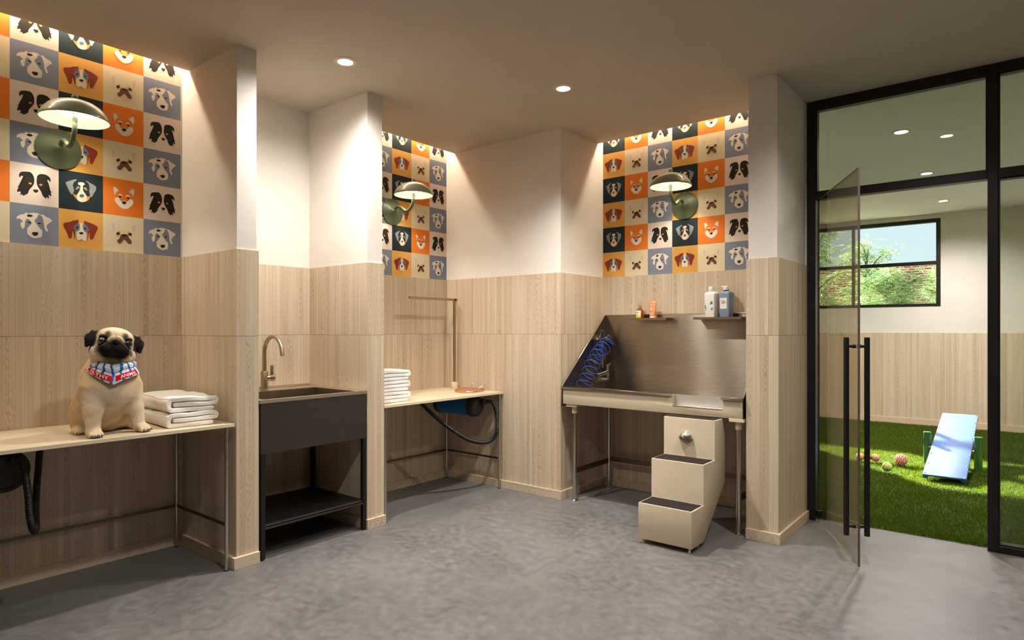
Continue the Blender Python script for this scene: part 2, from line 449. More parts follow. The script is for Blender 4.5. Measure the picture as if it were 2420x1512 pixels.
# ------------------------------------------------------------------ wallpaper of dog faces (unit tile coordinates)
DOGS = {
 'bernese': [
  ('g', [(0.157,0.688),(0.256,0.748),(0.359,0.797),(0.399,0.792),(0.379,0.767),(0.344,0.733),(0.32,0.688),(0.31,0.634),(0.32,0.584),(0.334,0.535),(0.33,0.471),(0.31,0.426),(0.29,0.397),(0.27,0.407),(0.231,0.471),(0.192,0.56),(0.167,0.629)]),
  ('g', [(0.6,0.792),(0.625,0.802),(0.689,0.772),(0.773,0.733),(0.832,0.693),(0.837,0.644),(0.822,0.57),(0.783,0.5),(0.758,0.436),(0.729,0.397),(0.704,0.417),(0.689,0.491),(0.679,0.545),(0.689,0.619),(0.679,0.688),(0.665,0.743),(0.63,0.772)]),
  ('o', [(0.305,0.436),(0.33,0.412),(0.364,0.397),(0.389,0.402),(0.408,0.426),(0.418,0.377),(0.418,0.293),(0.433,0.239),(0.403,0.278),(0.374,0.308),(0.339,0.357),(0.315,0.402)]),
  ('o', [(0.6,0.451),(0.625,0.407),(0.665,0.402),(0.704,0.436),(0.694,0.382),(0.665,0.313),(0.615,0.268),(0.596,0.268),(0.6,0.337),(0.61,0.397)]),
  ('w', [(0.423,0.703),(0.438,0.733),(0.492,0.748),(0.546,0.748),(0.576,0.718),(0.571,0.688),(0.546,0.678),(0.536,0.649),(0.536,0.594),(0.541,0.535),(0.571,0.486),(0.61,0.421),(0.625,0.357),(0.615,0.283),(0.576,0.249),(0.532,0.234),(0.467,0.234),(0.423,0.268),(0.399,0.313),(0.399,0.372),(0.423,0.446),(0.458,0.525),(0.472,0.58),(0.477,0.639),(0.467,0.664),(0.438,0.668)]),
  ('o', [(0.394,0.604),(0.408,0.624),(0.438,0.629),(0.463,0.599),(0.458,0.58),(0.433,0.589),(0.403,0.594)]),
  ('o', [(0.551,0.609),(0.566,0.624),(0.6,0.629),(0.62,0.614),(0.596,0.589),(0.566,0.584),(0.551,0.594)]),
  ('g', [(0.369,0.55),(0.389,0.58),(0.423,0.584),(0.438,0.575),(0.408,0.545),(0.379,0.535)]),
  ('g', [(0.576,0.575),(0.6,0.589),(0.63,0.58),(0.64,0.56),(0.62,0.55),(0.591,0.555)]),
  ('d', [(0.561,0.407),(0.551,0.377),(0.522,0.357),(0.487,0.352),(0.463,0.362),(0.453,0.387),(0.463,0.412),(0.487,0.431),(0.522,0.436),(0.551,0.426)]),
 ],
 'shiba': [
  ('w', [(0.246,0.723),(0.256,0.752),(0.28,0.772),(0.315,0.752),(0.349,0.713),(0.379,0.678),(0.339,0.654),(0.31,0.614),(0.28,0.545),(0.266,0.604),(0.251,0.668)]),
  ('w', [(0.625,0.683),(0.669,0.738),(0.709,0.782),(0.743,0.787),(0.763,0.748),(0.763,0.688),(0.748,0.629),(0.738,0.57),(0.709,0.619),(0.669,0.659)]),
  ('w', [(0.354,0.545),(0.374,0.58),(0.403,0.594),(0.443,0.589),(0.463,0.565),(0.453,0.55),(0.418,0.56),(0.389,0.555)]),
  ('w', [(0.546,0.565),(0.571,0.589),(0.61,0.599),(0.65,0.575),(0.665,0.555),(0.645,0.545),(0.615,0.56),(0.571,0.55)]),
  ('k', [(0.443,0.505),(0.433,0.496),(0.418,0.491),(0.399,0.496),(0.384,0.505),(0.379,0.52),(0.389,0.53),(0.408,0.535),(0.428,0.53),(0.443,0.52)]),
  ('k', [(0.645,0.525),(0.64,0.51),(0.62,0.496),(0.6,0.491),(0.581,0.496),(0.576,0.505),(0.581,0.515),(0.596,0.53),(0.62,0.535),(0.64,0.535)]),
  ('w', [(0.28,0.417),(0.295,0.466),(0.334,0.491),(0.379,0.481),(0.403,0.441),(0.433,0.402),(0.453,0.407),(0.497,0.426),(0.541,0.431),(0.576,0.407),(0.61,0.441),(0.645,0.481),(0.689,0.491),(0.729,0.461),(0.738,0.417),(0.719,0.347),(0.669,0.283),(0.605,0.224),(0.522,0.199),(0.458,0.209),(0.394,0.249),(0.33,0.313),(0.29,0.372)]),
  ('k', [(0.453,0.372),(0.477,0.402),(0.522,0.412),(0.556,0.397),(0.561,0.362),(0.536,0.337),(0.512,0.323),(0.482,0.337),(0.458,0.347)]),
 ],
 'beagle': [
  ('r', [(0.098,0.586),(0.123,0.631),(0.187,0.656),(0.27,0.69),(0.33,0.73),(0.359,0.73),(0.428,0.759),(0.438,0.7),(0.433,0.666),(0.389,0.636),(0.344,0.577),(0.33,0.517),(0.359,0.468),(0.364,0.399),(0.359,0.26),(0.354,0.246),(0.334,0.339),(0.315,0.418),(0.305,0.438),(0.295,0.349),(0.29,0.295),(0.27,0.255),(0.241,0.246),(0.211,0.275),(0.192,0.339),(0.152,0.443),(0.113,0.517)]),
  ('r', [(0.576,0.75),(0.625,0.73),(0.724,0.705),(0.807,0.67),(0.867,0.631),(0.876,0.586),(0.852,0.512),(0.807,0.409),(0.778,0.32),(0.748,0.28),(0.714,0.27),(0.689,0.31),(0.684,0.379),(0.689,0.453),(0.669,0.409),(0.65,0.295),(0.64,0.241),(0.635,0.265),(0.64,0.364),(0.64,0.458),(0.669,0.522),(0.65,0.572),(0.615,0.641),(0.566,0.661),(0.561,0.7)]),
  ('b', [(0.33,0.527),(0.359,0.606),(0.399,0.656),(0.433,0.656),(0.453,0.606),(0.453,0.537),(0.433,0.493),(0.369,0.453),(0.349,0.478)]),
  ('b', [(0.561,0.661),(0.596,0.661),(0.625,0.626),(0.669,0.532),(0.655,0.483),(0.64,0.458),(0.576,0.473),(0.551,0.507),(0.546,0.586)]),
  ('k', [(0.433,0.542),(0.428,0.532),(0.408,0.527),(0.394,0.532),(0.379,0.537),(0.374,0.552),(0.384,0.562),(0.399,0.567),(0.418,0.562),(0.428,0.557)]),
  ('k', [(0.615,0.552),(0.61,0.542),(0.596,0.532),(0.576,0.532),(0.561,0.537),(0.556,0.547),(0.561,0.557),(0.576,0.562),(0.596,0.567),(0.61,0.562)]),
  ('w', [(0.467,0.67),(0.492,0.685),(0.527,0.67),(0.522,0.611),(0.532,0.547),(0.546,0.493),(0.591,0.453),(0.61,0.399),(0.615,0.315),(0.6,0.241),(0.571,0.216),(0.541,0.226),(0.512,0.25),(0.482,0.25),(0.453,0.216),(0.423,0.216),(0.399,0.25),(0.389,0.32),(0.389,0.389),(0.403,0.438),(0.448,0.478),(0.467,0.537),(0.467,0.606)]),
  ('k', [(0.448,0.423),(0.477,0.438),(0.522,0.443),(0.546,0.428),(0.536,0.399),(0.507,0.374),(0.477,0.384),(0.458,0.394)]),
 ],
 'frenchie': [
  ('p', [(0.197,0.764),(0.226,0.779),(0.266,0.764),(0.285,0.725),(0.28,0.67),(0.27,0.596),(0.256,0.537),(0.246,0.547),(0.226,0.616),(0.211,0.7)]),
  ('p', [(0.719,0.754),(0.743,0.779),(0.798,0.779),(0.802,0.75),(0.783,0.67),(0.778,0.582),(0.763,0.547),(0.743,0.591),(0.719,0.68)]),
  ('y', [(0.31,0.512),(0.334,0.532),(0.369,0.557),(0.374,0.586),(0.413,0.567),(0.418,0.532),(0.399,0.463),(0.354,0.428),(0.32,0.448)]),
  ('y', [(0.591,0.547),(0.615,0.601),(0.635,0.586),(0.684,0.557),(0.724,0.517),(0.694,0.463),(0.645,0.473),(0.61,0.512)]),
  ('k', [(0.403,0.512),(0.394,0.493),(0.374,0.478),(0.349,0.473),(0.33,0.483),(0.325,0.502),(0.33,0.527),(0.349,0.542),(0.374,0.547),(0.394,0.532)]),
  ('k', [(0.699,0.527),(0.689,0.502),(0.669,0.488),(0.645,0.483),(0.62,0.498),(0.615,0.517),(0.62,0.537),(0.645,0.557),(0.669,0.557),(0.689,0.547)]),
  ('m', [(0.423,0.473),(0.463,0.502),(0.561,0.512),(0.605,0.498),(0.63,0.418),(0.684,0.359),(0.699,0.315),(0.684,0.27),(0.645,0.255),(0.605,0.27),(0.571,0.315),(0.536,0.349),(0.512,0.359),(0.482,0.33),(0.443,0.275),(0.403,0.246),(0.369,0.25),(0.339,0.29),(0.349,0.334),(0.394,0.379)]),
  ('k', [(0.458,0.473),(0.477,0.493),(0.541,0.498),(0.561,0.483),(0.536,0.453),(0.512,0.428),(0.482,0.448)]),
 ],
 'collie': [
  ('k', [(0.182,0.688),(0.197,0.743),(0.236,0.777),(0.32,0.797),(0.399,0.802),(0.448,0.767),(0.477,0.703),(0.492,0.624),(0.482,0.525),(0.453,0.461),(0.408,0.387),(0.379,0.337),(0.364,0.273),(0.33,0.234),(0.29,0.204),(0.251,0.194),(0.246,0.224),(0.197,0.199),(0.216,0.244),(0.201,0.288),(0.152,0.263),(0.147,0.313),(0.172,0.392),(0.123,0.382),(0.167,0.412),(0.197,0.486),(0.236,0.589),(0.261,0.664),(0.241,0.678),(0.216,0.664),(0.201,0.624),(0.187,0.649)]),
  ('k', [(0.541,0.673),(0.556,0.743),(0.605,0.787),(0.674,0.802),(0.743,0.792),(0.802,0.752),(0.827,0.698),(0.827,0.649),(0.812,0.629),(0.793,0.664),(0.768,0.673),(0.758,0.659),(0.783,0.594),(0.807,0.496),(0.827,0.407),(0.871,0.377),(0.832,0.372),(0.842,0.318),(0.842,0.263),(0.807,0.293),(0.788,0.283),(0.798,0.199),(0.768,0.224),(0.743,0.234),(0.743,0.199),(0.694,0.219),(0.655,0.273),(0.64,0.328),(0.615,0.377),(0.576,0.441),(0.546,0.51),(0.536,0.589)]),
  ('o', [(0.438,0.515),(0.428,0.5),(0.413,0.496),(0.389,0.5),(0.374,0.51),(0.374,0.525),(0.384,0.54),(0.399,0.545),(0.423,0.54),(0.438,0.53)]),
  ('o', [(0.655,0.53),(0.65,0.515),(0.635,0.5),(0.615,0.5),(0.596,0.505),(0.591,0.52),(0.596,0.535),(0.615,0.545),(0.635,0.55),(0.65,0.545)]),
  ('k', [(0.467,0.372),(0.487,0.382),(0.556,0.387),(0.576,0.357),(0.546,0.323),(0.522,0.308),(0.492,0.323)]),
 ],
 'grey': [
  ('w', [(0.137,0.646),(0.172,0.69),(0.226,0.725),(0.29,0.745),(0.32,0.789),(0.359,0.764),(0.418,0.784),(0.477,0.799),(0.556,0.799),(0.625,0.769),(0.665,0.784),(0.709,0.754),(0.753,0.725),(0.812,0.705),(0.852,0.666),(0.857,0.631),(0.827,0.621),(0.788,0.572),(0.753,0.527),(0.743,0.478),(0.768,0.423),(0.768,0.374),(0.738,0.369),(0.714,0.414),(0.689,0.478),(0.65,0.399),(0.655,0.359),(0.65,0.275),(0.64,0.221),(0.586,0.196),(0.532,0.176),(0.453,0.181),(0.399,0.216),(0.359,0.25),(0.344,0.305),(0.349,0.379),(0.344,0.418),(0.305,0.453),(0.295,0.423),(0.266,0.379),(0.241,0.389),(0.211,0.468),(0.221,0.527),(0.261,0.547),(0.241,0.577),(0.201,0.611),(0.162,0.616),(0.147,0.586)]),
  ('s', [(0.305,0.557),(0.32,0.601),(0.344,0.631),(0.384,0.616),(0.418,0.582),(0.433,0.542),(0.423,0.502),(0.394,0.473),(0.374,0.433),(0.344,0.409),(0.32,0.409),(0.3,0.438)]),
  ('s', [(0.566,0.759),(0.605,0.764),(0.65,0.725),(0.674,0.641),(0.694,0.478),(0.665,0.394),(0.64,0.399),(0.591,0.448),(0.546,0.512),(0.507,0.572),(0.492,0.606),(0.522,0.656),(0.551,0.695)]),
  ('k', [(0.339,0.71),(0.359,0.74),(0.418,0.745),(0.453,0.73),(0.453,0.71),(0.418,0.69),(0.364,0.685)]),
  ('k', [(0.344,0.552),(0.384,0.567),(0.428,0.547),(0.423,0.532),(0.384,0.532)]),
  ('k', [(0.556,0.552),(0.591,0.572),(0.63,0.557),(0.596,0.532),(0.566,0.537)]),
  ('k', [(0.438,0.295),(0.467,0.315),(0.546,0.325),(0.566,0.305),(0.556,0.26),(0.507,0.231),(0.467,0.246)]),
 ],
}
PCOL = dict(w=(228, 214, 196), k=(38, 34, 26), g=(140, 146, 146), o=(226, 138, 34), d=(98, 98, 92), r=(140, 54, 34), b=(98, 122, 140),
            p=(214, 180, 178), y=(190, 164, 96), m=(112, 70, 50), s=(128, 132, 146),
            B_bernese=(34, 46, 50), B_shiba=(226, 122, 40), B_beagle=(220, 164, 82), B_frenchie=(221, 204, 168), B_collie=(226, 206, 190), B_grey=(128, 132, 146))
PKEYS = list(PCOL)
PMATS = [mat('paper_' + k, PCOL[k], .7, spec=.25) for k in PKEYS]
SM = {n: [(c, catmull(p, 3, True)) for c, p in sh] for n, sh in DOGS.items()}
COLS = [('grey', 'collie'), ('frenchie', 'shiba'), ('beagle', 'bernese')]   # counted leftwards from the grey column
def wallpaper(parent, P, c0, c1, phase, rows=6, name='wallpaper'):
    """P(u,v,d): u in tile units along the wall, v rows up, d metres off the wall; columns c0..c1-1"""
    m = MB()
    def top(v): return min(v, (2.884 - ZW) / TS)
    for c in range(c0, c1):
        for r in range(rows):
            nm = COLS[(phase - c) % 3][r % 2]
            m.mi = PKEYS.index('B_' + nm)
            m.poly([P(c, r, .0006), P(c + 1, r, .0006), P(c + 1, top(r + 1), .0006), P(c, top(r + 1), .0006)])
            for k, (ch, pts) in enumerate(SM[nm]):
                if r == rows - 1 and False: continue
                m.mi = PKEYS.index(ch)
                m.poly([P(c + x, min(r + y, top(9)), .0006 + .00025 * (k + 1)) for x, y in pts])
    o = m.build(name, PMATS, parent, recalc=False)
    o['label'] = 'wallpaper of coloured squares with illustrated dog faces'
    return o
offL = .2034
wallpaper(wall_left, lambda u, v, d: (XL + d, (YL - offL) + u * TW, ZW + v * TS), -9, 1, 0)
wallpaper(wall_middle, lambda u, v, d: (XL + d, (YM - offL) + u * TW, ZW + v * TS), -5, 1, 0)
wallpaper(wall_tub, lambda u, v, d: (XT + .2 + u * TW, YT - d, ZW + v * TS), -1, 6, 1)
# ------------------------------------------------------------------ lamps
def spot(name, loc, W, col=(1, .968, .918), size=146, blend=1.0, rad=.045, parent=None):
    d = bpy.data.lights.new(name, 'SPOT'); d.energy = W; d.color = col; d.spot_size = math.radians(size); d.spot_blend = blend; d.shadow_soft_size = rad
    o = bpy.data.objects.new(name, d); COL.objects.link(o)
    if parent is not None: o.parent = parent; o.location = Vector(loc) - wloc(parent)
    else: o.location = loc
    return o
def downlight(x, y, label, W, zc=ZC, col=(1, .968, .918), lens=LENS, ro=.067, ri=.0425, size=146, blend=1.0):
    t = thing('downlight', label, 'ceiling light', (x, y, zc), 'recessed ceiling downlights')
    MB().lathe([(ri, -.001), (ri, -.006), (ro - .004, -.004), (ro, 0.0), (ro, .002)], (x, y, zc), n=40).build('trim_ring', TRIM, t)
    MB().lathe([(0, -.0035), (ri + .001, -.0035), (ri + .001, .01), (0, .01)], (x, y, zc), n=40).build('lens', lens, t)
    if W > 0: spot('downlight_beam', (x, y, zc - .012), W, col, size, blend, parent=t)
    return t
downlight(-2.969, 2.178, 'round ceiling downlight over the floor in front of the sink', 92, size=164)
downlight(-2.235, 3.275, 'round ceiling downlight over the open floor between middle table and tub', 122, size=124)
downlight(-.458, 3.124, 'ceiling downlight near the glass door, mirrored in the transom glass', 78)
downlight(-1.50, 1.30, 'added unseen ceiling downlight above the middle of the room', 78)  # added for the light it gives the room; no fixture seen here
downlight(-2.95, .30, 'added unseen ceiling downlight above the left grooming table', 12)  # added fill over the table, not a seen lamp
downlight(.6, 1.2, 'added unseen ceiling downlight behind the camera, nearer one', 14)  # added room fill, unseen
downlight(-.6, -1.0, 'added unseen ceiling downlight behind the camera, farther one', 14)  # added room fill, unseen
for i, y in enumerate((5.634, 7.279, 8.944)):
    downlight(-.722, y, ('nearest', 'middle', 'farthest')[i] + ' downlight in the ceiling of the grass dog room', 130, 2.78, (1, .93, .90), LENS, .062, .046, 150, 1.0)

for x, y, l in ((-3.3, 9.0, 'added unseen downlight of the dog room by the left end of its window'), (1.6, 9.0, 'added unseen downlight of the dog room by its far right corner'), (-3.3, 6.4, 'added unseen downlight of the dog room behind the tub wall'), (1.9, 6.4, 'added unseen downlight of the dog room to the right')):  # unseen downlights added to raise the ambient light of the dog room
    downlight(x, y, l, 150, 2.78, (1, .93, .90), LENS, .062, .046, 150, 1.0)

# light slots: glowing strips hidden above the ceiling edge
def led(name, label, *b):
    o = MB().box(*b).build(name, LED); tag(o, label, 'strip light', 'hidden light strips')
led('strip_light', 'strip light hidden in the slot above the left wallpaper', -3.868, -3.852, -.30, 1.672, 2.880, 2.887)
led('strip_light', 'strip light hidden in the slot above the middle wallpaper', -3.868, -3.852, 2.668, 3.88, 2.880, 2.887)
led('strip_light', 'strip light hidden in the slot above the tub wallpaper', -2.67, -1.31, 4.480, 4.496, 2.880, 2.887)

LAMPW = 14.0
def wall_lamp(M, label):
    """local frame: x across, y out of the wall, z up, origin at plate centre"""
    def T(p): return M @ Vector(p)
    t = thing('wall_lamp', label, 'wall lamp', T((0, 0, 0)), 'sage green wall lamps')
    ax = (M.to_3x3() @ Vector((0, 1, 0)))
    MB().lathe([(0, .0), (.101, 0), (.1035, .004), (.102, .009), (.085, .013), (.055, .020), (.032, .029), (.018, .040), (.0, .044)], T((0, 0, 0)), ax, 56).build('wall_plate', GREENM, t)
    arm = catmull([(0, .02, -.004), (0, .045, .022), (0, .072, .032), (0, .110, .018), (0, .155, -.010), (0, .190, -.012), (0, .222, .008), (0, .243, .045), (0, .250, .085), (0, .250, .125)], 6)
    MB().tube([T(p) for p in arm], .0115, 14).build('arm', GREENM, t)
    up = Vector((0, 0, 1)); c = T((0, .250, .097))
    R = .148
    outer = [(R, 0.0), (R + .0015, .004), (R, .012), (.143, .022), (.132, .042), (.112, .064), (.085, .082), (.055, .093), (.028, .097), (.0, .098)]
    MB().lathe(outer, c, up, 64).build('shade', GREENS, t)
    inner = [(R, 0.0), (R - .003, .001), (R - .005, .008), (.139, .021), (.128, .040), (.109, .061), (.082, .078), (.053, .089), (.0, .094)]
    MB().lathe(inner, c, up, 64).build('shade_lining', GREENIN, t)
    MB().lathe([(.004, .096), (.005, .100), (.011, .103), (.0155, .111), (.0155, .117), (.011, .125), (.0, .128)], c, up, 24).build('finial', GREENS, t)
    MB().lathe([(0, .030), (.066, .032), (.074, .038), (.066, .048), (0, .052)], c, up, 32).build('glowing_diffuser', BULB, t)
    spot('lamp_bulb', tuple(c + up * .024), LAMPW, (1, .93, .82), 118, .5, .03, t)
    return t
def frame(o, x, y): # matrix with columns x (across), y (outwards), z up
    return Matrix(((x[0], y[0], 0, o[0]), (x[1], y[1], 0, o[1]), (0, 0, 1, o[2]), (0, 0, 0, 1)))
wall_lamp(frame((XL + .001, 1.066, 2.196), (0, 1), (1, 0)), 'green wall lamp on the left wallpaper above the dog')
wall_lamp(frame((XL + .001, 3.292, 2.196), (0, 1), (1, 0)), 'green wall lamp on the middle wallpaper above the white towels')
wall_lamp(frame((-1.974, YT - .001, 2.196), (1, 0), (0, -1)), 'green wall lamp on the wallpaper above the steel tub')

# ------------------------------------------------------------------ grooming tables
def grooming_table(y0, y1, label, legs_y):
    xf, xb = -3.229, -3.863
    t = thing('grooming_table', label, 'grooming table', ((xf + xb) / 2, (y0 + y1) / 2, 0), 'beige wall-to-wall grooming tables')
    m = MB(); m.box(xb, xf, y0, y1, .752, .769, bev=.0012, seg=1); m.build('tabletop', TABLETOP, t)
    m = MB(); m.box(xf - .0005, xf + .0012, y0, y1, .7525, .7685); m.build('edge_band', TABLEEDGE, t)
    for y in legs_y:
        for x in (xf - .012, xb + .035):
            l = MB(); l.tube([(x, y, .004), (x, y, .752)], .0095, 14); o = l.build('leg', STEELTUBE, t)
            MB().lathe([(0, 0), (.012, 0), (.012, .005), (0, .006)], (x, y, 0), n=16).build('foot', BLKPL, o)
        MB().box(xb + .035, xf - .014, y - .004, y + .004, .233, .248).build('side_rail', RAILM, t)
    MB().box(xb + .031, xb + .039, legs_y[0], legs_y[-1], .233, .248).build('back_rail', RAILM, t)
    return t
grooming_table(-.318, 1.668, 'long beige grooming table in the left alcove that the dog sits on', [-.29, 1.631])
grooming_table(2.676, 3.879, 'beige grooming table in the middle alcove under the white towels', [2.69, 3.847])

# ------------------------------------------------------------------ pet dryers under the tables
def corrugated(path, r, pitch=.009, amp=.11, n=16):
    P = [Vector(p) for p in catmull(path, 10)]
    L = [0.0]
    for a, b in zip(P, P[1:]): L.append(L[-1] + (b - a).length)
    tot = L[-1]; N = int(tot / (pitch / 4)); pts = []; rs = []; j = 0
    for i in range(N + 1):
        s = tot * i / N
        while j < len(L) - 2 and L[j + 1] < s: j += 1
        f = (s - L[j]) / max(1e-9, L[j + 1] - L[j]); pts.append(P[j].lerp(P[j + 1], f))
        rs.append(r * (1 - amp * .5 + amp * .5 * (1, .25, -1, .25)[i % 4] * 2))
    return pts, rs
def dryer(c, x0, x1, R, label, hose):
    y, z = c
    t = thing('pet_dryer', label, 'pet dryer', ((x0 + x1) / 2, y, z - R), 'pet dryers under the tables')
    ax = (1, 0, 0)
    MB().lathe([(0, 0), (R * .96, 0), (R, .004), (R, x1 - x0 - .11), (R * .96, x1 - x0 - .106), (0, x1 - x0 - .106)], (x0 + .055, y, z), ax, 48).build('barrel', BLUEPL, t)
    MB().lathe([(0, -.004), (R * .55, -.003), (R * .80, .0), (R * .98, .014), (R * 1.05, .03), (R * 1.05, .060), (R * .9, .062), (0, .062)], (x0, y, z), ax, 48).build('end_cap', BLKPL, t)
    f = MB(); f.lathe([(0, -.062), (R * .9, -.062), (R * 1.06, -.060), (R * 1.06, -.030), (R * 1.0, -.012), (R * .86, .0), (R * .80, .004), (R * .76, .0), (R * .5, .002), (0, .004)], (x1, y, z), ax, 48); f.build('end_cap', BLKPL, t)
    h0 = hose[0]
    MB().lathe([(0, -.01), (.024, -.01), (.024, .03), (.021, .034), (0, .034)], (x1 + .002, h0[1], h0[2]), ax, 24).build('outlet', BLKPL, t)
    pts, rs = corrugated(hose, .0145)
    MB().tube(pts, rs, 18).build('hose', BLKRUB, t)
    MB().box(x0 + .12, x1 - .14, y - .03, y + .03, z + R - .01, .752).build('mounting_bracket', BLACKMET, t)
    return t
hm = [(-3.30, 3.735, .694), (-3.275, 3.772, .696), (-3.262, 3.802, .675), (-3.256, 3.832, .60), (-3.254, 3.840, .53), (-3.254, 3.838, .47), (-3.256, 3.812, .415), (-3.26, 3.745, .385), (-3.27, 3.640, .390), (-3.285, 3.535, .425), (-3.30, 3.440, .478), (-3.32, 3.345, .545), (-3.34, 3.255, .615), (-3.36, 3.19, .675), (-3.40, 3.15, .735)]
dryer((3.690, .660), -3.77, -3.325, .078, 'blue and black pet dryer with a looping hose under the middle table', hm)
hl = [(-3.385, .775, .700), (-3.352, .786, .705), (-3.340, .792, .668), (-3.342, .802, .600), (-3.346, .810, .530), (-3.352, .815, .460), (-3.36, .825, .405), (-3.395, .845, .372), (-3.44, .860, .395), (-3.465, .866, .455), (-3.48, .872, .54), (-3.49, .882, .64), (-3.50, .890, .735)]
dryer((.745, .648), -3.80, -3.40, .088, 'black pet dryer with a hanging hose under the left table', hl)

# ------------------------------------------------------------------ folded towels
def towel(y0, y1, x0, x1, z0, h, mt, label, group, seed, wob=.004, rot=0.0, soft=1.0):
    """spiral fold seen from the front (+x); profile in y-z, swept along x"""
    rg = np.random.default_rng(seed); th = h / 3.05; r = th / 2
    a, b = y0, y1
    # centre line of the cloth: bottom layer from right to left, round the left side, over the top, round the right end, back along the middle
    W = b - a
    cl = [(b - .055 * W - .02, z0 + r), (a + W * .5, z0 + r * .98), (a + r * 2.0, z0 + r), (a + r * .92, z0 + r * 1.35), (a + r * .55, z0 + h * .5), (a + r * .95, z0 + h - r * 1.5),
          (a + r * 2.2, z0 + h - r * 1.02), (a + W * .5, z0 + h - r * .92), (b - r * 2.4, z0 + h - r * 1.1), (b - r * 1.0, z0 + h - r * 1.7), (b - r * .9, z0 + h * .5 + r * .5), (b - r * 1.7, z0 + h * .5 + r * .05), (a + W * .55, z0 + h * .5), (a + r * 3.1, z0 + h * .5)]
    cl = catmull(cl, 7); n = len(cl)
    L, Rr = [], []
    for i in range(n):
        t = cl[min(i + 1, n - 1)] - cl[max(i - 1, 0)]; t = t / np.linalg.norm(t); nv = np.array([-t[1], t[0]])
        k = .93 * r * (1 + .05 * math.sin(i * .7 + seed))
        L.append(cl[i] + nv * k); Rr.append(cl[i] - nv * k)
    def cap(c, d, A):
        d = d / np.linalg.norm(d); nv = np.array([-d[1], d[0]]); return [c + (nv * math.cos(q) + d * math.sin(q)) * r * .93 for q in np.linspace(0, PI, 8)[1:-1]]
    e = cap(cl[-1], cl[-1] - cl[-2], 0); s = cap(cl[0], cl[0] - cl[1], 0)
    loop = L + e + Rr[::-1] + [p for p in s]
    m = MB(); nx = 44; cen = np.mean(loop, axis=0)
    xs = x0 + (x1 - x0) * (.5 - .5 * np.cos(np.linspace(0, PI, nx)))
    ph = rg.uniform(0, 6, 8)
    G = []
    for i, x in enumerate(xs):
        u = (x - x0) / (x1 - x0); edge = min(i, nx - 1 - i)
        rr = (0.55, .80, .93, .985)[edge] if edge < 4 else 1.0
        row = []
        for j, p in enumerate(loop):
            # shrink cloth thickness at the two selvedges so that they look rolled
            c = cl[min(j, n - 1)] if j < n else (cl[-1] if j < n + len(e) else (cl[max(0, 2 * n + len(e) - 1 - j)] if j < 2 * n + len(e) else cl[0]))
            q = c + (p - c) * rr
            top = (q[1] - z0) / h
            wz = wob * soft * top * (math.sin(9 * u + ph[0] + 5 * (q[0] - a) / W) + .6 * math.sin(17 * u + ph[1] + 11 * (q[0] - a) / W))
            wy = wob * 1.1 * math.sin(7 * u + ph[2] + 3 * top) * (1 if abs(top - .5) < .6 else .3)
            wx = wob * 1.2 * math.sin(6 * (q[0] - a) / W + ph[3] + 4 * top)
            row.append((x + wx * (1 if edge < 4 else .5), q[0] + wy, max(z0 + .0004, q[1] + wz)))
        G.append(row)
    m.grid(G, True, True)
    for row, rev in ((G[0], False), (G[-1], True)):
        K = len(row)
        # close the ends as strips across the cloth thickness
        for i in range(n - 1):
            ia, ib = i, i + 1; ja, jb = 2 * n + len(e) - 1 - i, 2 * n + len(e) - 2 - i
            f = m.bm.faces.new([m.bm.verts.new(row[q]) for q in (ia, ib, jb, ja)]); f.smooth = True
        f = m.bm.faces.new([m.bm.verts.new(row[q]) for q in range(n - 1, n + len(e) + 1)]); f.smooth = True
        f = m.bm.faces.new([m.bm.verts.new(row[q]) for q in list(range(2 * n + len(e) - 1, K)) + [0]]); f.smooth = True
    bmesh.ops.remove_doubles(m.bm, verts=m.bm.verts, dist=1e-5)
    if rot:
        bmesh.ops.rotate(m.bm, cent=((x0 + x1) / 2, (y0 + y1) / 2, z0), matrix=Matrix.Rotation(rot, 3, 'Z'), verts=m.bm.verts)
    o = m.build('folded_towel', mt, sharp=180)
    return tag(o, label, 'towel', group)
TOP = .7695
towel(1.375, 1.625, -3.74, -3.295, TOP, .0735, TOWEL, 'lower of two thick cream towels folded beside the dog', 'cream towels on the left table', 3, .0022, -.06)
towel(1.380, 1.628, -3.735, -3.30, TOP + .0748, .077, TOWEL, 'upper of two thick cream towels folded beside the dog', 'cream towels on the left table', 5, .0034, -.05)
for i, n in enumerate(('bottom', 'middle', 'top')):
    towel(2.700, 2.975, -3.66, -3.31, TOP + i * .0735, .0722, TOWELW, n + ' towel of the white stack on the middle table', 'white towels on the middle table', 21 + i, .0016, 0, .6)

# ------------------------------------------------------------------ grooming arm and leash
ax_, ay_ = -3.690, 3.925
t = thing('grooming_stand', 'bronze grooming arm with a horizontal bar standing on the middle table', 'grooming stand', (ax_, ay_, TOP))
hw = .0095
py = 3.80
MB().box(ax_ - hw, ax_ + hw, py - hw, py + hw, TOP + .05, 1.522, bev=.0015, seg=1).build('post', BRONZE, t)
MB().box(ax_ - hw, ax_ + hw, py - .50, py + hw + .018, 1.504, 1.523, bev=.0015, seg=1).build('arm_bar', BRONZE, t)
MB().box(ax_ - .019, ax_ + .019, py - .019, py + .019, TOP, TOP + .058, bev=.003).build('clamp_base', BEIGEPL, t)
def ring(m, c, r, w, axis):
    a = Vector(axis).normalized(); u = a.orthogonal().normalized(); v = a.cross(u)
    m.tube([Vector(c) + (u * math.cos(q) + v * math.sin(q)) * r for q in np.linspace(0, 2 * PI, 21)[:-1]], w, 8, closed=True); return m
o = MB(); ring(o, (ax_, py - .478, 1.487), .010, .0022, (1, .4, 0)); o.tube([(ax_, py - .478, 1.497), (ax_, py - .478, 1.506)], .003, 8); o.build('eyelet', SILVER, t)
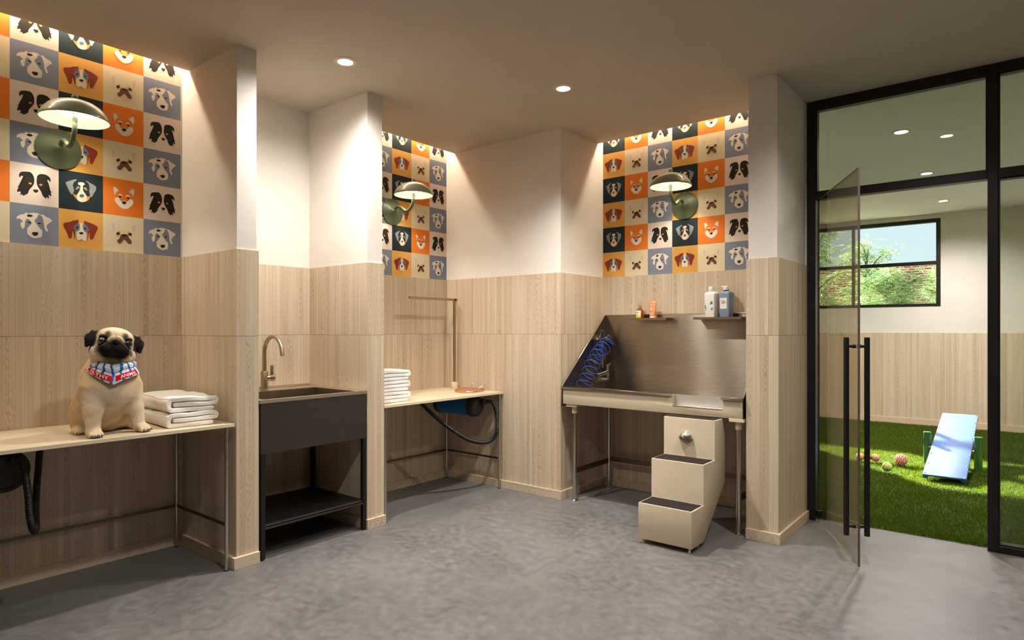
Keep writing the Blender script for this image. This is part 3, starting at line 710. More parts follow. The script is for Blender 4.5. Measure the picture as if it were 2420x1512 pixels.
o = MB(); ring(o, (ax_ + .004, py + .024, 1.478), .013, .0035, (1, .2, 0)); o.tube([(ax_, py + .020, 1.489), (ax_, py + .020, 1.506)], .004, 8); o.build('eyelet', BEIGEPL, t)

lc = Vector((-3.435, 3.715, TOP))
t = thing('leather_leash', 'tan leather leash with silver clips coiled on the middle table', 'leash', lc)
m = MB()
for k, (ra, rb, z, ph) in enumerate(((.130, .094, .0, 0), (.118, .080, .002, .5), (.124, .088, .0045, 2.0))):
    N = 64; G = []
    for i in range(N):
        q = 2 * PI * i / N; wob = 1 + .05 * math.sin(2 * q + ph) + .02 * math.sin(5 * q + ph)
        x, y = lc.x + rb * wob * math.cos(q), lc.y + ra * wob * math.sin(q); zz = TOP + .0005 + z + .003 * (1 + math.sin(q * 2 + ph))
        nx, ny = math.cos(q) * .0016, math.sin(q) * .0016
        G.append([(x - nx, y - ny, zz), (x + nx, y + ny, zz), (x + nx, y + ny, zz + .0135), (x - nx, y - ny, zz + .0135)])
    G.append(G[0]); m.grid(G, True, True)
bmesh.ops.remove_doubles(m.bm, verts=m.bm.verts, dist=1e-6)
m.build('strap', LEATHER, t)
def clip(c, d, s=1.0):
    m = MB(); d = Vector(d).normalized(); c = Vector(c)
    m.tube([c, c + d * .014 * s], .0045 * s, 10); m.tube([c + d * .012 * s, c + d * .024 * s], .0032 * s, 10)
    side = d.orthogonal().normalized()
    m.tube(catmull([c + d * .024 * s, c + d * .034 * s + side * .008 * s, c + d * .046 * s + side * .007 * s, c + d * .051 * s, c + d * .046 * s - side * .006 * s, c + d * .038 * s - side * .006 * s], 5), .0019 * s, 8)
    m.ball(c + d * .002 * s, .0055 * s, 10); return m
clip((lc.x + .02, lc.y + .085, TOP + .022), (.3, .8, .35), 1.3).build('snap_hook', SILVER, t)
clip((lc.x - .03, lc.y + .045, TOP + .022), (-.3, .5, .55), 1.3).build('snap_hook', SILVER, t)
clip((lc.x + .075, lc.y - .115, TOP + .012), (.6, .6, -.1), 1.1).build('snap_hook', SILVER, t)
m = MB(); ring(m, (lc.x + .05, lc.y - .118, TOP + .016), .012, .0024, (.3, 1, .2)); m.build('ring', SILVER, t)
for dx, dy in ((.096, -.02), (.094, .02)): MB().ball((lc.x + dx, lc.y + dy, TOP + .010), .0042, 10).build('rivet', SILVER, t)
# ------------------------------------------------------------------ utility sink
sx, sy0, sy1 = -3.222, 1.812, 2.526
t = thing('utility_sink', 'bronze steel sink with tall black front panel on open black frame', 'sink', (-3.54, 2.17, 0))
SINKM = mat('bronze_sink_steel', (204, 190, 170), .42, 1.0, bump=.05, bscale=200)
# basin: rim with opening, inner walls, bottom
m = MB(); x0, x1, y0, y1 = -3.862, sx, sy0 - .006, sy1 + .004
bx0, bx1, by0, by1 = -3.690, sx - .026, sy0 + .030, sy1 - .064; zt, zb = .878, .70
def ringq(a, b):
    for i in range(4): m.poly([a[i], a[(i + 1) % 4], b[(i + 1) % 4], b[i]])
R = lambda X0, X1, Y0, Y1, Z: [(X0, Y0, Z), (X1, Y0, Z), (X1, Y1, Z), (X0, Y1, Z)]
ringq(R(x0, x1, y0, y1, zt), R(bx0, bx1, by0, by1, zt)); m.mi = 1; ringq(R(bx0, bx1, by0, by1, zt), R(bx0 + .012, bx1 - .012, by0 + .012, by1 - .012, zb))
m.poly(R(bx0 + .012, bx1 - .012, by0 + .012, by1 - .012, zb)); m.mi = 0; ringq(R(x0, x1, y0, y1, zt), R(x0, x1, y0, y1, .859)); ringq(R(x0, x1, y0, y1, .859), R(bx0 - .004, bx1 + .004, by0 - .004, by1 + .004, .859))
ringq(R(bx0 - .004, bx1 + .004, by0 - .004, by1 + .004, .859), R(bx0 + .008, bx1 - .008, by0 + .008, by1 - .008, zb - .004)); m.poly(R(bx0 + .008, bx1 - .008, by0 + .008, by1 - .008, zb - .004))
bmesh.ops.remove_doubles(m.bm, verts=m.bm.verts, dist=1e-6)
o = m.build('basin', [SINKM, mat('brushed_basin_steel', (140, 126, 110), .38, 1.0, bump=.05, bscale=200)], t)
MB().lathe([(0, .001), (.034, .001), (.038, .003), (.040, .0005)], (-3.47, 2.15, zb), n=28).build('drain', CHROME, o)
MB().box(-3.862, -3.842, y0, sy1 + .002, .872, .893, bev=.002).build('backsplash', SINKM, t)
MB().box(sx - .014, sx - .001, sy0, sy1, .580, .858, bev=.0015, seg=1).build('front_panel', BLACKMET, t)
MB().box(-3.80, sx - .014, sy0, sy0 + .012, .580, .858).build('side_panel', BLACKMET, t)
MB().box(-3.80, sx - .014, sy1 - .012, sy1, .580, .858).build('side_panel', BLACKMET, t)
for x in (sx - .026, -3.80):
    for y in (sy0 + .002, sy1 - .028):
        o = MB().box(x, x + .025, y, y + .026, .006, .582, bev=.0012, seg=1).build('leg', BLACKSAT, t)
        MB().lathe([(0, 0), (.010, 0), (.010, .007), (0, .007)], (x + .0125, y + .013, 0), n=14).build('glide', BLKPL, o)
MB().box(-3.80, sx - .002, sy0 + .004, sy1 - .004, .180, .186).build('shelf', BLACKSAT, t)
MB().box(sx - .022, sx - .002, sy0 + .028, sy1 - .028, .166, .1865, bev=.001, seg=1).build('shelf_rail', BLACKMET, t)
# tap
fx, fy = -3.745, 2.130
f = MB(); f.lathe([(0, 0), (.024, 0), (.024, .006), (.0215, .009), (.0215, .118), (.019, .122), (.0135, .124), (.0135, .138), (0, .138)], (fx, fy, zt), n=32)
f.tube([(fx, fy + .010, .955), (fx, fy + .036, .955)], .021, 24)
tap = f.build('tap_body', BRONZE, t)
sp = [(fx, fy, 1.005), (fx, fy, 1.10)]
for a in np.linspace(0, PI * .90, 18):
    sp.append((fx + .102 * (1 - math.cos(a)), fy, 1.115 + .105 * math.sin(a)))
sp.append((fx + .207, fy, 1.118)); sp.append((fx + .211, fy, 1.102))
MB().tube(sp, .0128, 20).build('spout', BRONZE, tap)
m = MB(); m.tube([(fx, fy + .038, .955), (fx, fy + .066, .955)], [.021, .0205], 26); m.box(fx - .005, fx + .005, fy + .041, fy + .063, .970, 1.036, bev=.0045); m.build('lever_handle', BRONZE, tap)

# ------------------------------------------------------------------ dog tub
t = thing('dog_bathing_tub', 'stainless steel dog bathing tub with high splashback and beige front', 'dog tub', (-1.985, 4.18, 0))
tx0, tx1, ty0, ty1 = -2.650, -1.318, 3.862, 4.492; rim = .843
nx0, nx1, nz = -1.777, -1.446, .768
# splashback
MB().box(tx0, tx1, ty1 - .006, ty1, .70, 1.380).build('splashback', STEEL, t)
m = MB(); m.tube([(tx0, ty1 - .006, 1.381), (tx1, ty1 - .006, 1.381)], .004, 10); m.build('splashback_lip', STEELTUBE, t)
# side cheeks with sloping top
for x in (tx0, tx1 - .004):
    MB().prism([(ty0, .70), (ty1, .70), (ty1, 1.380), (ty1 - .012, 1.380), (ty0, rim)], 'x', x, x + .004).build('side_panel', STEEL, t)
    m = MB(); m.tube([(x + .002, ty0, rim), (x + .002, ty1 - .012, 1.381), (x + .002, ty1, 1.381)], .0055, 10); m.build('side_lip', STEELTUBE, t)
# basin floor and inner front wall
MB().box(tx0, tx1, ty0 + .05, ty1, .735, .741).build('basin_floor', STEEL, t)
m = MB(); m.prism([(tx0, .735), (tx1, .735), (tx1, rim), (nx1, rim), (nx1, nz), (nx0, nz), (nx0, rim), (tx0, rim)], 'y', ty0 + .046, ty0 + .050); m.build('inner_front', STEEL, t)
# beige front with a step-in notch
pts = [(tx0 + .012, .717), (tx1 - .004, .717), (tx1 - .004, rim - .002), (nx1, rim - .002), (nx1, nz), (nx0, nz), (nx0, rim - .002), (tx0 + .012, rim - .002)]
MB().prism(pts, 'y', ty0, ty0 + .045, bev=.002, seg=2).build('front_panel', BEIGE, t)
def hat(xa, xb, z):   # folded steel rim
    MB().prism([(ty0 - .014, z - .013), (ty0 - .014, z), (ty0 + .052, z), (ty0 + .052, z - .006), (ty0 - .010, z - .004), (ty0 - .010, z - .013)], 'x', xa, xb).build('rim', STEEL, t)
hat(tx0, nx0 - .004, rim); hat(nx1 - .006, tx1, rim)
MB().box(nx0, nx1, ty0 - .002, ty0 + .050, nz - .002, nz + .003, bev=.001, seg=1).build('step_in_sill', STEELTUBE, t)
MB().box(nx0 + .001, nx1 - .001, ty0 + .044, ty0 + .049, nz + .002, rim - .004).build('step_in_door', mat('satin_steel', (225, 218, 210), .55, 1.0, bump=.04), t)
# legs
for x, y in ((-2.572, 3.918), (-2.572, 4.416), (-1.360, 3.906), (-1.360, 4.416)):
    o = MB().tube([(x, y, .012), (x, y, .66)], .0165, 18).build('leg', STEELTUBE, t)
    MB().lathe([(0, 0), (.024, 0), (.024, .006), (.017, .012), (.014, .016), (0, .016)], (x, y, 0), n=24).build('foot', CHROME, o)
    MB().tube([(x, y, .648), (x, y, .700)], .0205, 18).build('collar', BEIGEPL, o)
    MB().box(x - .045, x + .045, y - .045, y + .045, .697, .718, bev=.001, seg=1).build('mounting_block', BEIGEPL, o)
MB().box(-2.577, -2.567, 3.918, 4.416, .203, .241).build('side_rail', RAILM, t)
MB().box(-1.365, -1.355, 3.906, 4.416, .203, .241).build('side_rail', RAILM, t)
MB().box(-2.572, -1.360, 4.411, 4.421, .216, .252).build('back_rail', RAILM, t)
LEDGE = mat('shaded_ledge_steel', (138, 122, 104), .42, 1.0, bump=.05)  # steel darkened so the colour carries the shadow on the ledges
# two steel ledges on the splashback
for xa, xb in ((-2.372, -2.062), (-1.852, -1.508)):
    MB().prism([(4.375, 1.336), (4.375, 1.353), (4.486, 1.353), (4.486, 1.349), (4.379, 1.349), (4.379, 1.336)], 'x', xa, xb).build('ledge', LEDGE, t)
# mixer valve on the left cheek
vx = tx0 + .005
v = MB(); v.box(vx, vx + .045, 4.30, 4.44, 1.178, 1.200, bev=.004); v.tube([(vx + .02, 4.355, 1.20), (vx + .045, 4.345, 1.245)], .009, 12); v.tube([(vx + .02, 4.42, 1.19), (vx + .06, 4.43, 1.205)], .009, 12)
v.tube([(vx + .02, 4.405, 1.19), (vx + .022, 4.405, .96)], .009, 12)
vo = v.build('mixer_valve', STEELTUBE, t)
m = MB(); m.lathe([(0, 0), (.017, 0), (.020, .006), (.016, .016), (0, .017)], (vx + .043, 4.346, 1.243), (.5, -.15, .85), 18); m.build('knob', BLKPL, vo)
m = MB(); m.lathe([(0, 0), (.017, 0), (.020, .006), (.016, .016), (0, .017)], (vx + .058, 4.43, 1.204), (.9, .1, .3), 18); m.build('knob', BLKPL, vo)
m = MB(); m.tube([(vx, 4.29, .905), (vx + .06, 4.29, .905)], .017, 16); m.tube([(vx + .05, 4.26, .905), (vx + .05, 4.44, .925)], .016, 16); m.tube([(vx + .05, 4.43, .86), (vx + .05, 4.43, .985)], .015, 16); m.tube([(vx + .05, 4.43, .98), (vx + .05, 4.47, .985)], .010, 12)
m.tube([(vx, 4.40, .865), (vx + .055, 4.40, .865)], .016, 16); m.tube([(vx + .045, 4.27, .865), (vx + .05, 4.42, .862)], .012, 14); m.build('lower_fitting', CHROME, vo)
for y, z in ((4.052, .925), (4.154, .927)): MB().tube([(tx0 + .003, y, z), (tx0 + .0052, y, z)], .0105, 18).build('plug_hole', BLKPL, t)
# coiled hose
t2 = thing('spray_hose', 'coiled blue spray hose hanging at the left cheek of the steel tub', 'hose', (-2.56, 4.2, .845))
cen = catmull([(-2.575, 4.045, .838), (-2.572, 4.075, .885), (-2.57, 4.112, .936), (-2.568, 4.148, .983), (-2.566, 4.184, 1.024), (-2.564, 4.222, 1.062), (-2.562, 4.262, 1.094), (-2.56, 4.305, 1.120), (-2.56, 4.36, 1.140)], 30)
turns = 8.6; N = len(cen); path = []
for i in range(N):
    f = i / (N - 1); q = 2 * PI * turns * f + 2.4
    tg = Vector(cen[min(i + 1, N - 1)]) - Vector(cen[max(i - 1, 0)]); tg.normalize()
    # the rings lie nearly level at the bottom and lean over towards the top
    lean = .55 + .75 * f
    a1 = Vector((1, 0, 0)); nrm = Vector((0, math.sin(lean), math.cos(lean))); a2 = nrm.cross(a1).normalized()
    r = .058 * (1 + .04 * math.sin(q * .37)); path.append(Vector(cen[i]) + a1 * (r * .95 * math.cos(q)) + a2 * (r * math.sin(q)))
path = catmull(path, 2)
MB().tube(path, .0043, 10).build('coil', HOSEBLUE, t2)
m = MB(); m.tube([path[-1], Vector((-2.60, 4.40, 1.19))], .0045, 10); m.tube([(-2.60, 4.352, 1.172), (-2.60, 4.350, 1.075)], [.013, .010], 14); m.build('hose_end', HOSEBLUE, t2)

# ------------------------------------------------------------------ pet stairs
px0, px1 = -1.774, -1.441
t = thing('pet_stairs', 'beige three-step pet stairs with black treads under the tub edge', 'pet stairs', ((px0 + px1) / 2, 3.62, 0))
prof = [(3.385, .028), (3.385, .239), (3.556, .239), (3.556, .475), (3.729, .475), (3.729, .7135), (3.852, .7135), (3.893, .607), (3.897, .319), (3.562, .028)]
MB().prism(prof, 'x', px0, px1, bev=.004, seg=2).build('body', BEIGE, t)
for ya, yb, z in ((3.385, 3.556, .239), (3.556, 3.729, .475), (3.729, 3.850, .7135)):
    MB().box(px0 + .009, px1 - .009, ya + .009, yb - .003, z - .002, z + .0012).build('tread', GRIP, t)
hx = -1.625
m = MB(); G = []
for i in range(13):
    a = PI / 2 * i / 12; row = []
    for j in range(25):
        b = PI * j / 24; r = .046
        row.append((hx + r * math.cos(b) * math.cos(a) , 3.729 - .034 * math.sin(a), .590 + r * .98 * math.sin(b) * math.cos(a) * 1.0 + .0))
    G.append(row)
m.grid(G); m.build('cup_handle', CHROME, t)
for x in (px0 + .022, px1 - .022):
    for y in (3.407, 3.52): MB().lathe([(0, 0), (.008, 0), (.009, .004), (.0065, .010), (.0065, .030), (0, .030)], (x, y, 0), n=16).build('foot', BEIGEPL, t)

# ------------------------------------------------------------------ bottles on the ledges
ZL = 1.3532
AMBER = mat('amber_glass', (196, 104, 18), .08, trans=.75, ior=1.35); WHITEPL = mat('white_plastic', (232, 228, 220), .35); CLEARPL = mat('clear_cap', (238, 222, 190), .1, trans=.8, ior=1.3)
LABELW = mat('white_label', (240, 236, 226), .6); YELLOW = mat('yellow_label', (232, 204, 52), .6); INK = mat('dark_ink', (62, 58, 54), .7)
t = thing('spray_bottle', 'small amber spray bottle with white and yellow label on the left ledge', 'bottle', (-2.303, 4.425, ZL))
cx, cy = -2.303, 4.425
MB().lathe([(0, 0), (.026, 0), (.029, .003), (.029, .056), (.025, .066), (.013, .074), (.012, .080), (0, .080)], (cx, cy, ZL), n=32).build('bottle_body', AMBER, t)
m = MB(); G = [[(cx + .0294 * math.cos(a), cy + .0294 * math.sin(a), ZL + z) for a in np.linspace(-PI * .86, -PI * .28, 14)] for z in (.024, .058)]; m.grid(G); lb = m.build('label_upper', LABELW, t)
m = MB(); G = [[(cx + .0294 * math.cos(a), cy + .0294 * math.sin(a), ZL + z) for a in np.linspace(-PI * .86, -PI * .28, 14)] for z in (.003, .024)]; m.grid(G); m.build('label_lower', YELLOW, t)
m = MB()
for z0, z1, a0, a1 in ((.042, .045, -.80, -.42), (.0385, .0395, -.74, -.46), (.025, .029, -.66, -.56), (.010, .014, -.65, -.57)):
    m.grid([[(cx + .0297 * math.cos(a), cy + .0297 * math.sin(a), ZL + z) for a in np.linspace(PI * a0, PI * a1, 8)] for z in (z0, z1)])
m.build('label_print', INK, lb)
m = MB(); m.lathe([(.0125, .079), (.014, .080), (.014, .092), (.0075, .095), (.0075, .112), (.005, .116), (0, .117)], (cx, cy, ZL), n=24); m.build('spray_head', WHITEPL, t)
MB().lathe([(.0142, .081), (.0148, .082), (.0148, .124), (.012, .130), (0, .130)], (cx, cy, ZL), n=24).build('cap', CLEARPL, t)

t = thing('cream_tube', 'orange squeeze tube standing on its cap on the left ledge', 'tube', (-2.196, 4.425, ZL))
cx = -2.196; G = []
for f in np.linspace(0, 1, 14):
    z = ZL + .012 + f * .121; wx = .022 + .011 * f; wy = .019 * (1 - f) ** .8 + .0015
    G.append([(cx + wx * math.cos(a), cy + wy * math.sin(a), z) for a in np.linspace(0, 2 * PI, 29)[:-1]])
m = MB(); m.grid(G, True, True); m.poly(G[-1][::1]); m.poly(G[0]); bmesh.ops.remove_doubles(m.bm, verts=m.bm.verts, dist=1e-6)
tb = m.build('tube_body', mat('orange_tube', (216, 138, 84), .4), t)
MB().lathe([(0, 0), (.021, 0), (.022, .003), (.022, .012), (0, .0125)], (cx, cy, ZL), n=28).build('cap', WHITEPL, t)
m = MB()
for z0, z1, a0, a1 in ((.118, .121, -.28, .20), (.098, .101, -.25, .16), (.075, .079, -.22, .06), (.068, .072, -.22, .10), (.061, .065, -.22, .02), (.032, .035, -.20, .18), (.030, .115, .26, .29), (.120, .126, .12, .26)):
    G = []
    for z in np.linspace(z0, z1, 6):
        f = (z - .012) / .121; wx = .022 + .011 * f; wy = .019 * (1 - f) ** .8 + .0015
        G.append([(cx + wx * 1.0 * math.sin(a), cy - wy * math.cos(a) - .0004, ZL + z) for a in np.linspace(a0 * 3, a1 * 3, 8)])
    m.grid(G)
m.build('tube_print', mat('pale_print', (242, 214, 190), .6), tb)

def pump_bottle(cx, body, label, w, capz, kind):
    t = thing('shampoo_bottle', label, 'bottle', (cx, cy, ZL), 'shampoo bottles on the right ledge')
    rot = Matrix.Rotation(-.32, 4, 'Z'); G = []
    def sect(hx_, hy_, z, r):
        pts = []
        for sxn, syn in ((1, 1), (-1, 1), (-1, -1), (1, -1)):
            for k in range(5):
                a = math.atan2(syn, sxn) - PI / 4 + PI / 2 * k / 4
                pts.append((sxn * (hx_ - r) + r * math.cos(a), syn * (hy_ - r) + r * math.sin(a), z))
        return [tuple(Vector((cx, cy, ZL)) + rot @ Vector(p)) for p in pts]
    hx_, hy_ = w / 2, .030
    for z, s, r in ((0, .86, .006), (.003, .89, .008), (.10, .95, .009), (.158, 1.0, .009), (.168, .99, .010), (.175, .90, .011), (.180, .72, .013), (.1825, .42, .011)):
        G.append(sect(hx_ * s, hy_ * (s if s < .93 else s), z, r * s))
    m = MB(); m.grid(G, True, True); m.poly(G[0]); m.poly(G[-1]); bmesh.ops.remove_doubles(m.bm, verts=m.bm.verts, dist=1e-6)
    bo = m.build('bottle_body', body, t, sharp=60)
    if kind == 'flip': MB().lathe([(0, .182), (.020, .182), (.021, .186), (.021, .215), (.019, .219), (0, .220)], (cx, cy, ZL), n=28).build('cap', WHITEPL, t)
    else:
        m = MB(); m.lathe([(.019, .181), (.020, .183), (.020, .190), (0, .190)], (cx, cy, ZL), n=28); m.build('collar', mat('navy_collar', (52, 62, 84), .4), t)
        m = MB(); m.lathe([(0, .188), (.019, .189), (.020, .194), (.019, .211), (0, .214)], (cx, cy, ZL), n=28); m.box(cx - .034, cx + .012, cy - .009, cy + .009, ZL + .209, ZL + .219, bev=.003); m.build('pump_head', WHITEPL, t)
    def face(u, v, d): return tuple(Vector((cx, cy, ZL)) + rot @ Vector((u, -hy_ * (.89 + .11 * min(1, v / .158)) - d, v)))
    return t, bo, face
t, bo, F = pump_bottle(-1.733, WHITEPL, 'white shampoo bottle with a leafy label on the right ledge', .090, 0, 'flip')
leaf = mat('green_leaf_print', (28, 128, 96), .6); vio = mat('violet_print', (72, 62, 150), .6)
m = MB(); m.poly([F(-.016, .050, .0006), F(.030, .050, .0006), F(.030, .118, .0006), F(-.016, .118, .0006)]); lb = m.build('label', mat('pale_label', (226, 226, 214), .6), bo)
for c in ([(.010, .104), (.018, .112), (.030, .110), (.030, .088), (.024, .092), (.018, .096)], [(-.028, .058), (-.036, .066), (-.037, .080), (-.032, .092), (-.030, .078), (-.026, .066)], [(.004, .094), (.012, .100), (.022, .098), (.014, .088)], [(-.030, .050), (-.022, .056), (-.020, .062), (-.030, .056)]):
    MB().poly([F(u, v, .0010) for u, v in c]).build('leaf_print', leaf, lb)
m = MB(); m.poly([F(u, v, .0011) for u, v in ((.014, .052), (.030, .052), (.030, .070), (.024, .066), (.018, .060))]); m.build('violet_print', vio, lb)
t, bo, F = pump_bottle(-1.628, mat('slate_blue_bottle', (122, 138, 164), .4), 'slate blue pump bottle with a cream label on the right ledge', .092, 0, 'pump')
m = MB(); m.poly([F(-.032, .058, .0006), F(.026, .058, .0006), F(.026, .134, .0006), F(-.032, .134, .0006)]); lb = m.build('label', mat('cream_label', (236, 226, 206), .6), bo)
m = MB()
for k, (a, b, c) in enumerate((((-.018, .118), (-.019, .104), (-.010, .092)), ((-.010, .122), (-.012, .106), (-.004, .094)), ((.000, .120), (-.002, .108), (-.002, .096)), ((.010, .114), (.002, .108), (-.002, .094)), ((.014, .104), (.006, .104), (-.002, .092)), ((.016, .094), (.019, .102), (.012, .108)))):
    m.tube([F(u, v, .001) for u, v in catmull([a, b, c], 5)], .0011, 6)
m.build('wavy_print', mat('purple_print', (98, 70, 112), .6), lb)
m = MB(); m.poly([F(u, v, .001) for u, v in ((-.010, .077), (.004, .077), (.004, .079), (-.010, .079))]); m.build('small_print', mat('grey_print', (168, 156, 150), .6), lb)
# ------------------------------------------------------------------ glazed partition and door
fy0, fy1 = 4.506, 4.572
part = thing('window_1', 'black steel framed glass partition to the grass dog room', 'partition', (0, 4.54, 0)); struct(part)
def bar(x0, x1, z0, z1, y0=fy0, y1=fy1, nm='frame_bar'): return MB().box(x0, x1, y0, y1, z0, z1, bev=.0015, seg=1).build(nm, FRAMEM, part)
posts = [(-.155, -.107), (.80, .85), (1.80, 1.85), (2.80, 2.85)]
bar(-1.113, -1.064, 0, 2.772, nm='jamb')
for a, b in posts: bar(a, b, 0, 2.772, nm='post')
for a, b in ((-1.064, -.155), (-.107, .80), (.85, 1.80), (1.85, 2.80)):
    bar(a, b, 2.718, 2.774, nm='head_rail'); bar(a, b, 2.122, 2.169, nm='transom')
for a, b in ((-.107, .80), (.85, 1.80), (1.85, 2.80)): bar(a, b, 0, .040, nm='sill')
# glazing beads (two slim lips with a groove between) and panes
def beads(x0, x1, z0, z1):
    m = MB()
    for y0, y1 in ((fy0 + .010, fy0 + .029), (fy0 + .035, fy1 - .004)):
        w = .009
        m.box(x0, x1, y0, y1, z1 - w, z1); m.box(x0, x1, y0, y1, z0, z0 + w); m.box(x0, x0 + w, y0, y1, z0 + w, z1 - w); m.box(x1 - w, x1, y0, y1, z0 + w, z1 - w)
    m.build('glazing_bead', FRAMEM, part)
    MB().box(x0 + .001, x1 - .001, fy0 + .0295, fy0 + .0345, z0 + .001, z1 - .001).build('glass_pane', GLASS, part)
beads(-1.064, -.155, 2.169, 2.718)
xs = [-.107, .80, .85, 1.80, 1.85, 2.80]
for i in range(0, 6, 2):
    beads(xs[i], xs[i + 1], 2.169, 2.718); beads(xs[i], xs[i + 1], .040, 2.122)

hx_, hy_ = -1.051, 4.530; ex, ey = -.675, 3.766
D = Vector((ex - hx_, ey - hy_, 0)); LEN = D.length; D.normalize(); Nn = Vector((-D.y, D.x, 0))
door = thing('door_1', 'frameless glass door standing open with long black pull handles', 'door', (hx_, hy_, 0)); struct(door)
MD = Matrix(((D.x, Nn.x, 0, hx_), (D.y, Nn.y, 0, hy_), (0, 0, 1, 0), (0, 0, 0, 1)))
T = .011
MB().box(.004, LEN - .002, -T / 2, T / 2, .004, 2.122, M=MD).build('glass_leaf', GLASSD, door)
m = MB(); m.box(LEN - .002, LEN, -T / 2, T / 2, .004, 2.122, M=MD); m.box(.004, LEN, -T / 2, T / 2, 2.122, 2.124, M=MD); m.box(.002, .004, -T / 2, T / 2, .004, 2.122, M=MD)
m.build('glass_edge', GLASSEDGE, door)
for s in (1, -1):
    P = Vector((hx_, hy_, 0)) + D * .812 + Nn * (.051 * s)
    h = MB().tube([P + Vector((0, 0, .158)), P + Vector((0, 0, 1.221))], .0142, 24).build('pull_handle', BLACKSAT, door)
    m = MB()
    for z in (1.174, .207):
        c = Vector((hx_, hy_, z)) + D * .812
        m.tube([c + Nn * (.0056 * s), c + Nn * (.020 * s)], .0115, 18); m.tube([c + Nn * (.018 * s), c + Nn * (.046 * s)], .0085, 16)
    m.build('standoff', BLACKSAT, h)
for z in (.05, 2.06):
    MB().box(-.016, .03, -.014, .014, z - .02, z + .02, bev=.002, M=MD).build('pivot_hinge', BLACKSAT, door) if z < 1 else None

# ------------------------------------------------------------------ grass dog room shell
WX0, WX1, WZ0, WZ1 = -4.40, -.828, 1.574, 2.722; BY = 9.90
w = sbox('wall_dogroom', DOGPLASTER, (-5.2, WX0, BY, BY + .2, 0, 2.9), (WX1, 3.0, BY, BY + .2, 0, 2.9), (WX0, WX1, BY, BY + .2, 0, WZ0), (WX0, WX1, BY, BY + .2, WZ1, 2.9))
tag(w, 'far wall of the dog room with window and oak panelling', 'wall')
o = MB().box(-5.0, 2.85, BY - .010, BY, 0, 1.225).build('wood_panel', WOOD, w); o['label'] = 'vertical oak strip panelling'
w2 = sbox('wall_dogleft', DOGPLASTER, (-5.2, -5.0, 4.6, BY + .2, 0, 2.9)); tag(w2, 'left wall of the dog room', 'wall')
w3 = sbox('wall_dogright', DOGPLASTER, (2.85, 3.0, 4.6, BY + .2, 0, 2.9)); tag(w3, 'right wall of the dog room', 'wall')
w4 = sbox('wall_dogfront', DOGPLASTER, (-5.2, -4.1, 4.5, 4.6, 0, 2.9), (-4.1, -1.113, 4.6, 4.62, 0, 2.9)); tag(w4, 'near wall of the dog room behind the tub', 'wall')
c2 = sbox('ceiling_dogroom', plaster('dog_ceiling_brightened', (244, 237, 232)), (-5.2, 3.0, 4.572, BY + .2, 2.78, 2.9)); tag(c2, 'pale ceiling of the dog room', 'ceiling')  # paint whitened and pinked in place of missing light, against the green bounce
b2 = sbox('baseboard_dogroom', mat('pale_oak_base', (206, 182, 152), .55), (-5.0, 2.85, BY - .022, BY - .010, .0, .085)); tag(b2, 'pale oak baseboard along the far wall of the dog room', 'baseboard')
win = thing('window_2', 'black framed window of the dog room looking out on trees', 'window', ((WX0 + WX1) / 2, BY, WZ0)); struct(win)
y0, y1 = BY - .006, BY + .07
def wb(x0, x1, z0, z1, nm): MB().box(x0, x1, y0, y1, z0, z1, bev=.0015, seg=1).build(nm, FRAMEM, win)
fw = .049
wb(WX0, WX1, WZ1 - fw, WZ1, 'frame'); wb(WX0, WX1, WZ0, WZ0 + fw * .75, 'frame'); wb(WX1 - fw, WX1, WZ0 + fw * .75, WZ1 - fw, 'frame'); wb(WX0, WX0 + fw, WZ0 + fw * .75, WZ1 - fw, 'frame')
wb(WX0 + fw, WX1 - fw, 2.122, 2.167, 'mullion'); wb(-1.865, -1.832, WZ0 + .037, 2.122, 'mullion'); wb(-1.865, -1.832, 2.167, WZ1 - fw, 'mullion'); wb(-3.13, -3.09, WZ0 + .037, WZ1 - fw, 'mullion')
MB().box(WX0 + .02, WX1 - .02, BY + .030, BY + .036, WZ0 + .02, WZ1 - .02).build('glass_pane', GLASS, win)

# ------------------------------------------------------------------ grass
turf_col = NT('turf_soil'); k = turf_col
k.l(k.ramp(k.noise(k.pos()[0], 60, 4, .6), [(.3, lin((40, 58, 12))), (.7, lin((62, 84, 18)))]), k.b.inputs['Base Color']); k.b.inputs['Roughness'].default_value = .95
tb = sbox('floor_dogroom', k.m, (-5.0, 2.85, 4.575, BY, -.1, .002)); tag(tb, 'turf ground of the dog room', 'floor')
def turf():
    n = 620000
    x = RNG.uniform(-2.6, 2.8, n); y = 4.58 + (BY - .03 - 4.58) * RNG.uniform(0, 1, n) ** 1.15
    keep = (x < .35 * y + .1); x = x[keep]; y = y[keep]; n = len(x)
    h = RNG.uniform(.014, .027, n) * (1 + .25 * np.sin(x * 9 + 1.3 * np.sin(y * 7)) * np.sin(y * 8)); w = RNG.uniform(.0016, .0028, n)
    a = RNG.uniform(0, 2 * PI, n); l = h * RNG.uniform(.1, .75, n); la = RNG.uniform(0, 2 * PI, n)
    lx, ly = np.cos(la) * l, np.sin(la) * l
    co = np.empty((n, 3, 3))
    co[:, 0] = np.stack([x - np.cos(a) * w, y - np.sin(a) * w, np.zeros(n)], 1); co[:, 1] = np.stack([x + np.cos(a) * w, y + np.sin(a) * w, np.zeros(n)], 1)
    co[:, 2] = np.stack([x + lx, y + ly, h], 1)
    o = raw_mesh('grass', co.reshape(-1, 3), 3, np.arange(n * 3), attr_mat('grass_blades', .55, .25, trans=.35), smooth=False)
    pal = np.array([lin(c)[:3] for c in ((90, 122, 14), (118, 144, 18), (146, 154, 26), (66, 106, 16), (168, 158, 48), (98, 136, 18))])
    c = pal[RNG.choice(6, n, p=[.28, .25, .16, .18, .05, .08])] * RNG.uniform(.38, .68, (n, 1))
    vcol(o, np.repeat(c, 3, 0).astype(np.float32)); return o
